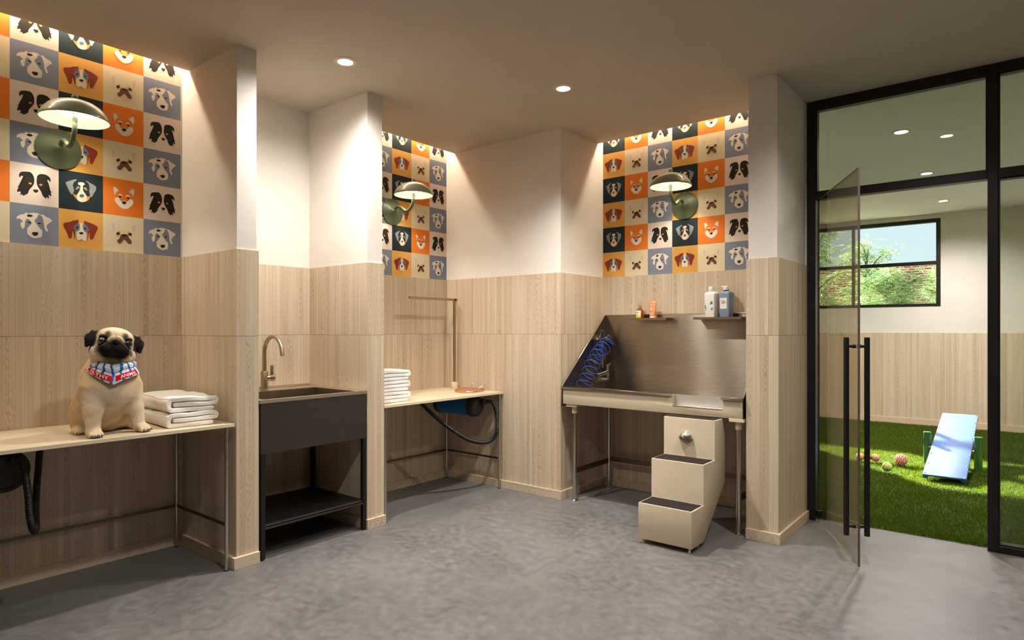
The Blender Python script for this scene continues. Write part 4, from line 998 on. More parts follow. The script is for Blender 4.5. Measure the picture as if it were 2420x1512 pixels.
g = turf(); tag(g, 'short green lawn turf covering the dog room floor', 'grass', kind='stuff')

# ------------------------------------------------------------------ play things on the grass
SEEBLUE = mat('blue_seesaw_plastic', (62, 92, 150), .42, coat=.5); SEEEDGE = mat('blue_seesaw_edge', (22, 84, 156), .4); POSTG = mat('green_post', (52, 96, 48), .25, coat=.4)
t = thing('seesaw', 'blue dog seesaw board tilted between two green posts on the grass', 'seesaw', (-.5, 7.03, 0))
y0, z0, y1, z1 = 6.25, .062, 7.97, .396; sl = math.atan2(z1 - z0, y1 - y0); Lb = math.hypot(y1 - y0, z1 - z0)
MS = Matrix.Translation((-.500, y0, z0)) @ Matrix.Rotation(sl, 4, 'X')
bo = MB().box(-.150, .150, 0, Lb, -.016, 0, bev=.003, M=MS).build('board', SEEBLUE, t)
m = MB(); m.box(-.148, -.112, .004, Lb - .004, -.036, -.016, bev=.002, M=MS); m.box(.112, .148, .004, Lb - .004, -.036, -.016, bev=.002, M=MS); m.build('under_rail', SEEEDGE, t)
for i in range(8):
    for x in (-.135, .135):
        m = MB(); c = MS @ Vector((x, .03 + (Lb - .06) * i / 7, 0)); m.lathe([(0, 0), (.007, 0), (.0065, .003), (.003, .0045), (0, .0045)], c, MS.to_3x3() @ Vector((0, 0, 1)), 12); m.build('bolt', SILVER, bo)
for x, y in ((-.694, 7.06), (-.306, 6.985)):
    p = MB().lathe([(0, -.01), (.031, -.01), (.031, .304), (.028, .308), (0, .309)], (x, y, 0), n=28).build('post', POSTG, t)
MB().tube([(-.694, 7.04, .172), (-.306, 7.005, .172)], .008, 12).build('pivot_rod', SILVER, t)

TENNIS = NT('tennis_felt'); k = TENNIS
tc = k.n('ShaderNodeTexCoord')
k.b.inputs['Base Color'].default_value = lin((190, 200, 110)); k.b.inputs['Roughness'].default_value = .95; k.bump(k.noise(k.pos()[0], 900, 2, .6), .6)
bc = Vector((-.923, 6.385, .060)); br = .041
t = thing('tennis_ball', 'yellow-green tennis ball with dark seam lying on the grass', 'ball', bc - Vector((0, 0, br)))
MB().ball(bc, br, 32).build('felt_ball', k.m, t)
m = MB(); sp = []
Q = Matrix.Rotation(.6, 3, 'Z') @ Matrix.Rotation(.5, 3, 'X') @ Matrix.Rotation(.9, 3, 'Y')
for i in range(96):
    a = 2 * PI * i / 96; A = .44
    v = Vector((math.cos(a) * (1 - A) + A * math.cos(3 * a), math.sin(a) * (1 - A) - A * math.sin(3 * a), 2 * math.sqrt(A * (1 - A)) * math.sin(2 * a))).normalized()
    sp.append(bc + Q @ v * (br * .998))
m.tube(sp, .0020, 8, closed=True); m.build('seam', mat('dark_seam', (52, 54, 30), .9), t)
bc = Vector((-.871, 6.775, .064)); br = .048
t = thing('spiky_ball', 'pink rubber ball covered in spikes lying on the grass', 'ball', bc - Vector((0, 0, br)))
PINK = mat('pink_rubber', (208, 138, 118), .35)
MB().ball(bc, br, 28).build('core', PINK, t)
m = MB(); N = 96
for i in range(N):
    z = 1 - 2 * (i + .5) / N; a = i * 2.399963; v = Vector((math.sqrt(1 - z * z) * math.cos(a), math.sqrt(1 - z * z) * math.sin(a), z))
    m.lathe([(.0068, 0), (.0045, .006), (.0022, .0105), (0, .0115)], bc + v * (br - .001), v, 8)
m.build('spikes', PINK, t)
t = thing('dumbbell_toy', 'pink rubber dumbbell dog toy lying on the grass', 'dog toy', (-1.14, 6.80, .02))
dv = Vector((.9, .32, 0)).normalized(); c = Vector((-1.145, 6.79, .052))
RUB = mat('salmon_rubber', (214, 140, 112), .4)
MB().tube([c - dv * .05, c + dv * .05], .018, 16).build('grip', mat('wine_rubber', (128, 52, 62), .4), t)
for s in (-1, 1):
    e = c + dv * (s * .066)
    MB().lathe([(0, -.030), (.018, -.030), (.030, -.024), (.036, -.010), (.036, .010), (.030, .024), (.018, .029), (0, .030)], e, dv, 24).build('end_weight', RUB, t)

# ------------------------------------------------------------------ outside: trees and brick wall
def tree(name, x, y, h, spread, z0, n, label, seed, cat):
    rg = np.random.default_rng(seed); t = thing(name, label, cat, (x, y, -.3), 'trees outside the window')
    BARK = mat('bark_' + str(seed), (104, 84, 66), .9)
    m = MB(); tips = []
    m.tube(catmull([(x, y, -.35), (x + .03, y, z0 * .6), (x - .04, y + .02, h * .6), (x + .02, y, h * .92)], 4), [.05 * (1 - .8 * i / 12) for i in range(13)], 8)
    nb = 16
    for i in range(nb):
        f = .25 + .72 * i / nb; a = i * 2.4 + rg.uniform(-.3, .3); r = spread * (1.15 - .75 * f) * rg.uniform(.75, 1.1)
        p0 = Vector((x, y, h * f * .92)); p2 = p0 + Vector((math.cos(a) * r, math.sin(a) * r, h * .12 * rg.uniform(.6, 1.3))); p1 = p0.lerp(p2, .5) + Vector((0, 0, .05))
        m.tube(catmull([p0, p1, p2], 4), [.016 - .0014 * q for q in range(9)], 6); tips += [p0.lerp(p2, q) for q in (.35, .55, .75, .9, 1.0)]
    m.build('trunk', BARK, t)
    # compound leaves with paired leaflets
    C = np.array(tips); base = C[rg.integers(0, len(C), n)] + rg.normal(0, .085, (n, 3)) * np.array([1, 1, .8])
    th = rg.uniform(0, 2 * PI, n); dirs = np.stack([np.cos(th), np.sin(th), rg.uniform(-.45, .25, n)], 1); side = np.stack([-np.sin(th), np.cos(th), rg.uniform(-.25, .25, n)], 1)
    L = rg.uniform(.11, .20, n); K = 11; cs, ls = [], []
    quads = np.empty((n, K, 4, 3))
    for k in range(K):
        s = ((k // 2) + .8) / 6.0; sg = 1 if k % 2 else -1
        if k == K - 1: sg = 0
        p = base + dirs * (L * s)[:, None] - np.array([0, 0, 1]) * (L * .25 * s * s)[:, None]
        ld = (side * sg + dirs * .55) if sg else dirs.copy(); ld /= np.linalg.norm(ld, axis=1)[:, None]
        ll = L * .34 * (1 - .35 * s); wd = np.cross(ld, np.array([0, 0, 1.0])); wd /= np.linalg.norm(wd, axis=1)[:, None] + 1e-9
        tilt = rg.uniform(-.5, .5, n)[:, None]; wd = wd + np.array([0, 0, 1.0]) * tilt
        quads[:, k, 0] = p; quads[:, k, 1] = p + ld * (ll * .5)[:, None] + wd * (ll * .17)[:, None]; quads[:, k, 2] = p + ld * ll[:, None] - np.array([0, 0, 1]) * (ll * .15)[:, None]; quads[:, k, 3] = p + ld * (ll * .5)[:, None] - wd * (ll * .17)[:, None]
    co = quads.reshape(-1, 3)
    o = raw_mesh('foliage', co, 4, np.arange(len(co)), attr_mat('leaves_' + str(seed), .4, .4, trans=.35), t, smooth=False); o['kind'] = 'stuff'
    pal = np.array([lin(c)[:3] for c in ((122, 156, 92), (150, 176, 118), (96, 136, 96), (186, 202, 150))])
    c = np.repeat(pal[rg.integers(0, 4, n)] * rg.uniform(.75, 1.2, (n, 1)), K * 4, 0); vcol(o, c.astype(np.float32)); return t
tree('tree', -2.80, 11.7, 3.30, .66, 1.0, 1900, 'leafy tree nearest the left end of the dog room window', 1, 'tree')
tree('tree', -2.15, 12.7, 2.95, .62, 1.0, 1500, 'light leafy tree rising above the mullion of the dog room window', 2, 'tree')
tree('shrub', -1.62, 11.8, 2.34, .80, .6, 3000, 'dense leafy shrub filling the lower panes of the dog room window', 3, 'shrub')
tree('shrub', -.85, 12.5, 2.30, .80, .6, 2400, 'leafy shrub in front of the brick wall at the right pane', 4, 'shrub')
tree('shrub', -3.5, 12.2, 2.3, .8, .7, 700, 'leafy shrub left of the window trees', 5, 'shrub')
k = NT('red_brick'); p, X, Y, Z = k.pos()
br_ = k.n('ShaderNodeTexBrick', i={'Color1': lin((168, 84, 70)), 'Color2': lin((146, 66, 54)), 'Mortar': lin((214, 200, 188)), 'Scale': 1.0, 'Mortar Size': .009, 'Brick Width': .13, 'Row Height': .045})
k.l(k.comb(X, Z, 0.0), br_.inputs['Vector']); k.l(br_.outputs[0], k.b.inputs['Base Color']); k.b.inputs['Roughness'].default_value = .9
bw = MB().box(-4.5, 1.2, 14.0, 14.25, -.3, 2.50).build('brick_wall', k.m); tag(bw, 'red brick garden wall behind the shrubs outside', 'wall')
gm = MB().box(-16, 16, BY + .2, 40, -.4, -.3).build('ground', mat('outdoor_ground', (120, 124, 92), .95, var=.15, vscale=3)); struct(gm)
# ------------------------------------------------------------------ the pug
PO = np.array((-3.42, 1.15, .7695))
def e3(*a): return np.array(a, float)
def sd_ell(P, c, r, M=None):
    p = P - e3(*c)
    if M is not None: p = p @ M
    r = e3(*r); k0 = np.linalg.norm(p / r, axis=-1); k1 = np.linalg.norm(p / (r * r), axis=-1)
    return k0 * (k0 - 1) / np.maximum(k1, 1e-6)
def sd_cone(P, a, b, ra, rb):
    a, b = e3(*a), e3(*b); d = b - a; t = np.clip(((P - a) @ d) / (d @ d), 0, 1)
    return np.linalg.norm(P - a - t[..., None] * d, axis=-1) - (ra + (rb - ra) * t)
def smin(a, b, k):
    h = np.maximum(k - np.abs(a - b), 0) / k; return np.minimum(a, b) - h * h * k * .25
def smax(a, b, k): return -smin(-a, -b, k)
# head frame: a = image right, b = up, c = forward
HF = e3(.955, -.235, .16); HF /= np.linalg.norm(HF)
r0 = np.cross(e3(0, 0, 1), HF); r0 /= np.linalg.norm(r0); u0 = np.cross(HF, r0)
ro = -.165; HR = math.cos(ro) * r0 + math.sin(ro) * u0; HU = np.cross(HF, HR)
HM = np.stack([HR, HU, HF], 1)           # columns: head axes in dog space (p forward, q right, h up)
HC = e3(.058, -.006, .412)
def hp(a, b, c): return tuple(HC + HR * a + HU * b + HF * c)
def he(P, c, r): return sd_ell(P, hp(*c), r, HM)
def pug_sdf(P):
    # trunk
    d = sd_ell(P, (.030, -.012, .225), (.104, .116, .118))
    d = smin(d, sd_cone(P, (.0, -.01, .235), (-.115, .0, .105), .108, .112), .05)
    d = smin(d, sd_ell(P, (-.045, .0, .110), (.100, .094, .104)), .04)
    d = smin(d, sd_ell(P, (.098, -.022, .212), (.054, .068, .066)), .04)
    # neck
    d = smin(d, sd_cone(P, (.02, -.01, .255), (.035, -.006, .375), .098, .082), .05)
    # haunches and hind feet
    for s, q in ((1, -.088), (1, .088)):
        d = smin(d, sd_ell(P, (-.095, q, .085), (.082, .050, .086)), .03)
        d = smin(d, sd_cone(P, (-.115, q * 1.15, .03), (-.045, q * 1.33, .017), .026, .020), .02)
        d = smin(d, sd_ell(P, (-.042, q * 1.36, .017), (.036, .028, .0175)), .012)
    # front legs
    d = smin(d, sd_cone(P, (.060, -.090, .215), (.092, -.103, .118), .056, .0385), .022)
    d = smin(d, sd_cone(P, (.092, -.103, .118), (.110, -.107, .035), .036, .0280), .015)
    d = smin(d, sd_cone(P, (.046, .070, .210), (.066, .080, .115), .054, .0385), .022)
    d = smin(d, sd_cone(P, (.066, .080, .115), (.083, .093, .035), .036, .0280), .015)
    for px, py, an in ((.128, -.106, -.06), (.108, .104, .35)):
        ca, sa = math.cos(an), math.sin(an)
        d = smin(d, sd_ell(P, (px - .012, py - .004 * sa, .021), (.036, .030, .0215)), .014)
        for o in (-.0215, -.0075, .0075, .0215):
            f = .021 if abs(o) < .01 else .013
            d = smin(d, sd_ell(P, (px + f * ca - o * sa, py + o * ca + f * sa, .0135), (.0165, .0088, .0138)), .0035)
    for q in (-.088, .088):
        for o in (-.018, -.006, .006, .018):
            d = smin(d, sd_ell(P, (-.016, q * 1.36 + o, .0105), (.014, .0074, .0105)), .003)
    # head
    h = he(P, (0, .012, 0), (.084, .076, .078))
    h = smin(h, he(P, (0, .052, .012), (.066, .030, .060)), .02)
    for s in (-1, 1):
        h = smin(h, he(P, (s * .052, -.034, .026), (.044, .046, .046)), .02)
        h = smin(h, he(P, (s * .038, .034, .058), (.030, .017, .016)), .014)
    h = smin(h, he(P, (0, -.012, .070), (.052, .036, .030)), .018)
    for s in (-1, 1):
        h = smin(h, he(P, (s * .026, -.026, .086), (.033, .028, .022)), .010)     # flews
        h = smin(h, he(P, (s * .044, -.052, .062), (.024, .026, .026)), .014)
    h = smin(h, he(P, (0, -.056, .076), (.030, .018, .024)), .010)                  # chin
    # fold arching over the nose and furrows of the forehead
    arc = [(-.040, -.010, .088), (-.030, .012, .091), (-.014, .026, .093), (0, .030, .094), (.014, .026, .093), (.030, .012, .091), (.040, -.010, .088)]
    for a, b in zip(arc, arc[1:]): h = smin(h, sd_cone(P, hp(*a), hp(*b), .0085, .0085), .006)
    h = smin(h, he(P, (0, .008, .104), (.0165, .0115, .0085)), .004)                # nose
    for s in (-1, 1): h = smax(h, -he(P, (s * .0075, .0075, .1125), (.0042, .0034, .006)), .003)
    # mouth line and philtrum
    h = smax(h, -sd_cone(P, hp(0, -.006, .116), hp(0, -.030, .113), .0016, .0022), .004)
    for s in (-1, 1):
        m = [(0, -.030, .112), (s * .016, -.040, .110), (s * .034, -.050, .098), (s * .046, -.062, .082)]
        for a, b in zip(m, m[1:]): h = smax(h, -sd_cone(P, hp(*a), hp(*b), .0030, .0034), .005)
        h = smax(h, -he(P, (s * .0535, .010, .078), (.0185, .0165, .016)), .008)     # eye sockets
        for a, b in (((s * .012, .048, .086), (s * .020, .075, .064)), ((s * .004, .052, .088), (s * .004, .080, .062))):
            h = smax(h, -sd_cone(P, hp(*a), hp(*b), .0042, .0026), .009)
        for a, b in (((s * .060, -.004, .074), (s * .068, -.045, .056)), ((s * .074, .0, .050), (s * .078, -.050, .034))):
            h = smax(h, -sd_cone(P, hp(*a), hp(*b), .0058, .0044), .014)
        # ears: folded flaps
        A = [hp(s * .062, .052, -.004), hp(s * .082, .044, .014), hp(s * .099, .020, .028), hp(s * .106, -.014, .034)]
        W = [(.018, .017), (.023, .016), (.022, .012), (.010, .006)]
        ear = None
        for i in range(3):
            a, b = np.array(A[i]), np.array(A[i + 1])
            # flattened capsule: squash along head forward
            Q = (P - HC) @ HM; aa = (a - HC) @ HM; bb = (b - HC) @ HM; dd = bb - aa
            S = e3(1.0, 1.0, 1.0); t = np.clip(((Q - aa) @ dd) / (dd @ dd), 0, 1); v = Q - aa - t[..., None] * dd
            nrm = np.cross(dd / np.linalg.norm(dd), e3(0, 0, 1)); nrm /= np.linalg.norm(nrm) + 1e-9
            bt = np.cross(dd / np.linalg.norm(dd), nrm)
            wv = np.stack([v @ nrm, v @ bt], -1); al = v @ (dd / np.linalg.norm(dd))
            rr = W[i][0] + (W[i + 1][0] - W[i][0]) * t
            ed = np.sqrt(wv[..., 0] ** 2 + (wv[..., 1] / .34) ** 2 + al ** 2) - rr
            ed = ed * .55
            ear = ed if ear is None else smin(ear, ed, .006)
        h = smin(h, ear, .006)
    d = smin(d, h, .022)
    # belly/chest creases and light ruffle of the coat
    d = d + .0012 * np.sin(P[..., 1] * 70 + 3 * np.sin(P[..., 2] * 40)) * np.sin(P[..., 2] * 55 + 2 * P[..., 0] * 40) * (P[..., 2] < .33)
    return np.maximum(d, .0006 - P[..., 2])

def surface_net(F, o, h):
    S = F < 0; nx, ny, nz = F.shape
    acc = np.zeros((nx - 1, ny - 1, nz - 1, 3)); cnt = np.zeros((nx - 1, ny - 1, nz - 1))
    def sl(d, n): return slice(d, n - 1 + d)
    corners = [(i, j, k) for i in (0, 1) for j in (0, 1) for k in (0, 1)]
    V = {c: F[sl(c[0], nx), sl(c[1], ny), sl(c[2], nz)] for c in corners}
    for a in corners:
        for ax in range(3):
            if a[ax]: continue
            b = list(a); b[ax] = 1; b = tuple(b); fa, fb = V[a], V[b]; m = (fa < 0) != (fb < 0)
            t = np.where(m, fa / np.where(m, fa - fb, 1), 0)
            for q in range(3):
                acc[..., q] += np.where(m, a[q] + (t if q == ax else 0), 0)
            cnt += m
    act = cnt > 0; ids = -np.ones(act.shape, np.int64); ids[act] = np.arange(act.sum())
    I = np.argwhere(act); co = (I + acc[act] / cnt[act][:, None]) * h + o
    quads = []
    for ax in range(3):
        n = [slice(1, -1)] * 3; n[ax] = slice(0, -1)
        n2 = list(n); n2[ax] = slice(1, None)
        A, B = S[tuple(n)], S[tuple(n2)]; m = np.argwhere(A != B)
        if len(m) == 0: continue
        off = np.array([1, 1, 1]); off[ax] = 0; g = m + off
        u, w = [q for q in range(3) if q != ax]
        eu = np.zeros(3, int); eu[u] = 1; ew = np.zeros(3, int); ew[w] = 1
        q = np.stack([ids[tuple((g - eu - ew).T)], ids[tuple((g - ew).T)], ids[tuple(g.T)], ids[tuple((g - eu).T)]], 1)
        fl = A[tuple(m.T)]; 
        if ax == 1: fl = ~fl
        q = np.where(fl[:, None], q, q[:, ::-1]); quads.append(q)
    return co, np.concatenate(quads)
def pug_color(P):
    def reg(d, w): return np.clip(.5 - d / w, 0, 1)[..., None]
    fawn, pale, black, tan, pink = (np.array(lin(c)[:3]) for c in ((222, 195, 156), (238, 223, 198), (24, 21, 21), (204, 158, 102), (204, 160, 136)))
    nz = (np.sin(P[:, 0] * 95 + 2 * np.sin(P[:, 2] * 61)) * np.sin(P[:, 1] * 83 + 1.5 * np.sin(P[:, 0] * 47)) * np.sin(P[:, 2] * 71))[:, None]
    c = np.tile(fawn, (len(P), 1)) * (1 + .06 * nz)
    c = c + (tan - c) * reg(sd_ell(P, (-.11, .0, .19), (.085, .14, .12)), .07) * .8
    c = c + (pale - c) * reg(sd_ell(P, (.12, -.02, .14), (.075, .075, .13)), .07) * .75
    c = c + (pale - c) * reg(np.minimum(sd_cone(P, (.10, -.10, .17), (.115, -.106, .01), .05, .04), sd_cone(P, (.07, .08, .17), (.10, .10, .01), .05, .045)), .05) * .6
    for q in ((.105, -.052, .155), (.088, .045, .150)): c = c + (pink - c) * reg(sd_ell(P, q, (.022, .020, .020)), .03) * .55
    c = c + (pale - c) * reg(he(P, (0, .055, .035), (.055, .030, .045)), .03) * .7
    c = c + (pale - c) * reg(np.minimum(he(P, (-.078, -.02, .035), (.020, .05, .04)), he(P, (.078, -.02, .035), (.020, .05, .04))), .03) * .55
    k = reg(he(P, (0, -.030, .076), (.072, .048, .058)), .020)
    for s in (-1, 1):
        k = np.maximum(k, reg(he(P, (s * .052, .010, .076), (.034, .033, .034)), .014))
        k = np.maximum(k, reg(he(P, (s * .036, .042, .070), (.014, .019, .02)), .014) * .9)
        k = np.maximum(k, reg(he(P, (s * .098, .010, .018), (.028, .056, .045)), .010))
        k = np.maximum(k, reg(sd_cone(P, hp(s * .062, .062, -.012), hp(s * .09, .046, .012), .016, .02), .010))
    for px, py in ((.158, -.106), (.136, .114)): k = np.maximum(k, reg(sd_ell(P, (px, py, .002), (.013, .034, .010)), .010) * .8)
    # lighter fold over the nose
    a = [(-.030, .012, .094), (-.014, .027, .097), (0, .031, .098), (.014, .027, .097), (.030, .012, .094)]
    fold = np.min([sd_cone(P, hp(*p), hp(*q), .006, .006) for p, q in zip(a, a[1:])], axis=0)
    k = k * (1 - .8 * reg(fold, .006))
    k = np.maximum(k, reg(he(P, (0, .006, .104), (.019, .015, .016)), .006))
    return c + (black - c) * k
def make_pug():
    hs = .0034; lo = np.array((-.24, -.19, -.008)); hi = np.array((.21, .19, .525))
    ax = [np.arange(lo[i], hi[i], hs) for i in range(3)]
    F = np.empty([len(a) for a in ax], np.float32)
    for i in range(0, len(ax[0]), 12):
        G = np.stack(np.meshgrid(ax[0][i:i + 12], ax[1], ax[2], indexing='ij'), -1); F[i:i + 12] = pug_sdf(G)
    co, q = surface_net(F, lo, hs)
    rgb = pug_color(co).astype(np.float32)
    t = thing('pug', 'fawn pug with black face sitting on the left table in a striped bandana', 'dog', tuple(PO))
    body = raw_mesh('body', co + PO, 4, q.ravel(), attr_mat('pug_coat', .75, .22, bump=.35, bscale=420), t); vcol(body, rgb)
    # short coat: fine tapering hairs lying along the body
    tri = co[q]; ar = np.linalg.norm(np.cross(tri[:, 2] - tri[:, 0], tri[:, 3] - tri[:, 1]), axis=1) * .5
    n = 90000; fi = RNG.choice(len(q), n, p=ar / ar.sum()); w = RNG.uniform(0, 1, (n, 2))
    T = tri[fi]; p = (T[:, 0] * (1 - w[:, :1]) + T[:, 1] * w[:, :1]) * (1 - w[:, 1:]) + (T[:, 3] * (1 - w[:, :1]) + T[:, 2] * w[:, :1]) * w[:, 1:]
    nr = np.cross(T[:, 2] - T[:, 0], T[:, 3] - T[:, 1]); nr /= np.linalg.norm(nr, axis=1)[:, None] + 1e-12
    hd = (P_h := (p - HC) @ HM); inhead = (p[:, 2] > .335)
    flow = np.tile(e3(-.25, 0, -1.0), (n, 1)); flow[inhead] = (p[inhead] - np.array(hp(0, .0, .11))); flow /= np.linalg.norm(flow, axis=1)[:, None] + 1e-9
    flow = flow + RNG.normal(0, .28, (n, 3)); flow -= nr * np.sum(flow * nr, 1)[:, None]; flow /= np.linalg.norm(flow, axis=1)[:, None] + 1e-9
    L = np.where(inhead, RNG.uniform(.003, .006, n), RNG.uniform(.006, .0115, n)); low = p[:, 2] < .05; L[low] *= .55
    eye = np.minimum(np.linalg.norm(P_h - e3(-.0535, .010, .078), axis=1), np.linalg.norm(P_h - e3(.0535, .010, .078), axis=1)) < .022
    nose = np.linalg.norm(P_h - e3(0, .006, .106), axis=1) < .022
    keep = ~(eye | nose) & (p[:, 2] > .004)
    p, nr, flow, L = p[keep], nr[keep], flow[keep], L[keep]; m = len(p)
    tip = p + flow * L[:, None] + nr * (L * .30)[:, None]; sd_ = np.cross(flow, nr) * .0007
    c3 = np.stack([p - sd_ - nr * .0004, p + sd_ - nr * .0004, tip], 1).reshape(-1, 3); tip_ok = c3.reshape(m, 3, 3)[:, 2, 2] > .001
    c3 = c3.reshape(m, 3, 3)[tip_ok].reshape(-1, 3); m = len(c3) // 3
    fc = pug_color(c3.reshape(m, 3, 3)[:, 0]) * RNG.uniform(.82, 1.22, (m, 1))
    fur = raw_mesh('short_fur', c3 + PO, 3, np.arange(m * 3), attr_mat('pug_hair', .8, .06), t, smooth=False); vcol(fur, np.repeat(fc, 3, 0).astype(np.float32)); fur['kind'] = 'stuff'
    # eyes
    EYEK = mat('dark_eye', (26, 14, 9), .05, spec=.8, coat=1.0); IRIS = mat('brown_iris', (74, 36, 18), .1, coat=1.0)
    for s in (-1, 1):
        c = Vector(np.array(hp(s * .0535, .009, .0715)) + PO); ln = Vector(HR * (s * .30) + HU * .06 + HF).normalized()
        e = MB().ball(c, .0168, 24).build('eye', EYEK, t)
        MB().lathe([(.0072, .0154), (.0122, .0124), (.0124, .0121)], c, ln, 28).build('iris', IRIS, e)
    # claws
    CL = mat('dark_claw', (34, 28, 26), .35)
    for px, py, an in ((.128, -.106, -.06), (.108, .104, .35)):
        ca, sa = math.cos(an), math.sin(an)
        for o in (-.0215, -.0075, .0075, .0215):
            f = .034 if abs(o) < .01 else .026
            b = PO + e3(px + f * ca - o * sa, py + o * ca + f * sa, .0125); MB().tube(catmull([b, b + e3(.005 * ca, .005 * sa, .0005), b + e3(.0095 * ca, .0095 * sa, -.0055)], 4), [.0030 - .0003 * i for i in range(9)], 8).build('claw', CL, t)
    for q in (-.088, .088):
        for o in (-.018, -.006, .006, .018):
            b = PO + e3(-.004, q * 1.36 + o, .010); MB().tube([b, b + e3(.006, 0, -.001), b + e3(.009, 0, -.005)], [.0027, .002, .0008], 8).build('claw', CL, t)
    # bandana: ring of cloth round the neck, rolled collar above, pointed layer below
    cx, cy = .052, -.008; BO = -.34
    def ban(f, v, d=0.0):
        """f angle (0 = front, + = image right), v 0 top .. 1 bottom"""
        g = f - BO; g = (g + PI) % (2 * PI) - PI; fr = max(0.0, math.cos(g)); w = 0
        ztop = .347 - .012 * fr ** 2 + .004 * math.sin(5 * f); zbot = .292 - .054 * max(0, 1 - abs(g) / 1.25) ** 1.1 - .008 * math.sin(f) + .004 * math.sin(4 * f + 1)
        z = ztop + (zbot - ztop) * v
        prof = np.interp(v, [0, .10, .24, .40, .46, .52, .70, 1.0], [.082, .092, .099, .0985, .0945, .098, .106, .112])
        r = prof + .0022 * math.sin(9 * f + 6 * v) + d
        rx, ry = r * 1.06 + .010 * fr * v, r * .97
        return (PO[0] + cx + rx * math.cos(f), PO[1] + cy + ry * math.sin(f), PO[2] + z)
    k = NT('striped_bandana'); at = k.n('ShaderNodeAttribute', attribute_name='col')
    k.l(at.outputs['Color'], k.b.inputs['Base Color']); k.b.inputs['Roughness'].default_value = .9; k.b.inputs['Specular IOR Level'].default_value = .15; k.bump(k.noise(k.pos()[0], 800, 2, .6), .3)
    nf, nv = 380, 44; fs = np.linspace(-PI, PI, nf, endpoint=False); vs_ = np.linspace(0, 1, nv)
    co = np.array([[ban(f, v) for v in vs_] for f in fs]); inner = np.array([[ban(f, v, -.003) for v in (0, 1)] for f in fs])
    m = MB(); m.grid([[tuple(p) for p in row] for row in np.concatenate([inner[:, :1], co, inner[:, 1:]], 1)] + [[tuple(p) for p in np.concatenate([inner[0, :1], co[0], inner[0, 1:]])]])
    bmesh.ops.remove_doubles(m.bm, verts=m.bm.verts, dist=1e-6)
    bd = m.build('bandana', k.m, t, sharp=180)
    W, B, B2 = (np.array(lin(c)[:3]) for c in ((206, 206, 214), (22, 98, 164), (40, 70, 140)))
    V = np.array([v.co for v in bd.data.vertices]); loc = V + np.array(bd.parent.location) - PO - np.array((cx, cy, 0))
    f = np.arctan2(loc[:, 1], loc[:, 0]); st = ((f - BO) / .345 + .5 + .09 * np.sin(f * 7 + loc[:, 2] * 90) + .04 * np.sin(loc[:, 2] * 260)) % 1.0
    on = np.clip((.17 - np.abs(st - .5)) / .03, 0, 1)[:, None]; vcol(bd, (W + (B - W) * on).astype(np.float32))
    RED = mat('red_bandana_panel', (196, 22, 26), .85, spec=.15); INKW = mat('white_lettering', (236, 234, 232), .8)
    for word, f0, f1 in (('FILTHY', -1.16, -.055), ('ANIMAL', .075, 1.18)):
        def S(u, v, d): return ban(BO + f0 + (f1 - f0) * u, .585 + .30 * v + .045 * (1 - abs(2 * u - 1)), d)
        m = MB(); m.grid([[S(u, v, .0011) for v in np.linspace(0, 1, 10)] for u in np.linspace(0, 1, 40)]); pn = m.build('red_panel', RED, bd, sharp=180)
        cu = bpy.data.curves.new('lettering', 'FONT'); cu.body = word; cu.size = 1; cu.offset = .010; cu.resolution_u = 3
        ob = bpy.data.objects.new('lettering_source', cu); COL.objects.link(ob)
        bpy.context.view_layer.update(); dg = bpy.context.evaluated_depsgraph_get(); me = bpy.data.meshes.new_from_object(ob.evaluated_get(dg))
        bpy.data.objects.remove(ob); bpy.data.curves.remove(cu)
        bm = bmesh.new(); bm.from_mesh(me); bpy.data.meshes.remove(me)
        bmesh.ops.triangulate(bm, faces=[f for f in bm.faces if len(f.verts) > 3], ngon_method='EAR_CLIP')
        xs = [v.co.x for v in bm.verts]; x0, x1 = min(xs), max(xs); ys = [v.co.y for v in bm.verts]; y0, y1 = min(ys), max(ys)
        off = np.array(bd.parent.location)
        for v in bm.verts:
            u = (v.co.x - x0) / (x1 - x0); vv = (v.co.y - y0) / (y1 - y0); v.co = Vector(S(.17 + .70 * u, .80 - .60 * vv, .0019)) - Vector(off)
        me = bpy.data.meshes.new('lettering'); bm.to_mesh(me); bm.free(); me.materials.append(INKW)
        o = bpy.data.objects.new('lettering', me); COL.objects.link(o); o.parent = bd
    return t
make_pug()
# ------------------------------------------------------------------ camera, daylight, view
cd = bpy.data.cameras.new('camera'); cam = bpy.data.objects.new('camera', cd); COL.objects.link(cam)
cam.location = (0, 0, 1.26); cam.rotation_euler = (PI / 2, 0, math.radians(38.951))
cd.sensor_width = 36; cd.sensor_fit = 'HORIZONTAL'; cd.lens = 1492.21 / 2420 * 36; cd.shift_y = (779.98 - 756) / 2420; cd.clip_start = .02
scene.camera = cam
sd = bpy.data.lights.new('sun', 'SUN'); sd.energy = 44.0; sd.angle = math.radians(.8); sd.color = (1, .95, .86)
so = bpy.data.objects.new('sun', sd); COL.objects.link(so); so.location = (-6, 16, 6)
sv = Vector((1.40, -1.50, -1.0)).normalized(); so.rotation_euler = sv.to_track_quat('-Z', 'Y').to_euler()
w = bpy.data.worlds.new('sky'); scene.world = w; w.use_nodes = True
t = w.node_tree; bg = t.nodes['Background']
tc = t.nodes.new('ShaderNodeTexCoord'); sx = t.nodes.new('ShaderNodeSeparateXYZ'); t.links.new(tc.outputs['Generated'], sx.inputs[0])
rp = t.nodes.new('ShaderNodeValToRGB'); rp.color_ramp.elements[0].position = 0.0; rp.color_ramp.elements[0].color = lin((226, 243, 252)); rp.color_ramp.elements[1].position = .5; rp.color_ramp.elements[1].color = lin((186, 222, 244))
t.links.new(sx.outputs[2], rp.inputs[0]); t.links.new(rp.outputs[0], bg.inputs[0]); bg.inputs[1].default_value = 0.64
vs = scene.view_settings
scene.display_settings.display_device = 'sRGB'
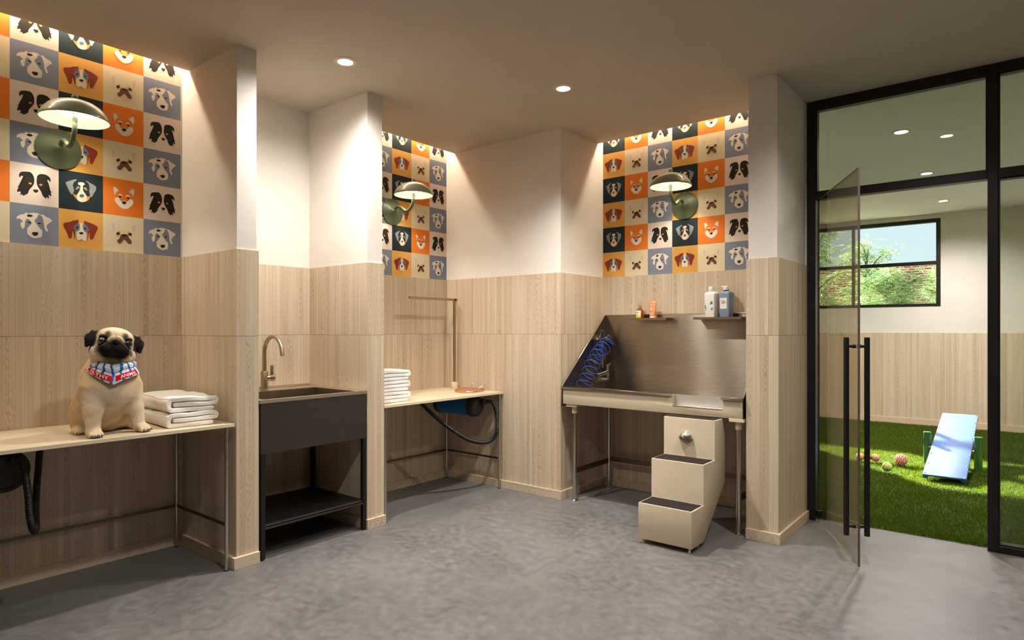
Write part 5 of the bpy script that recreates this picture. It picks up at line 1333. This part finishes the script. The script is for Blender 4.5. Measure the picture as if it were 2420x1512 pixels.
vs.view_transform = 'Standard'; vs.look = 'None'; vs.gamma = 1.0; vs.exposure = 1.12; vs.use_curve_mapping = False
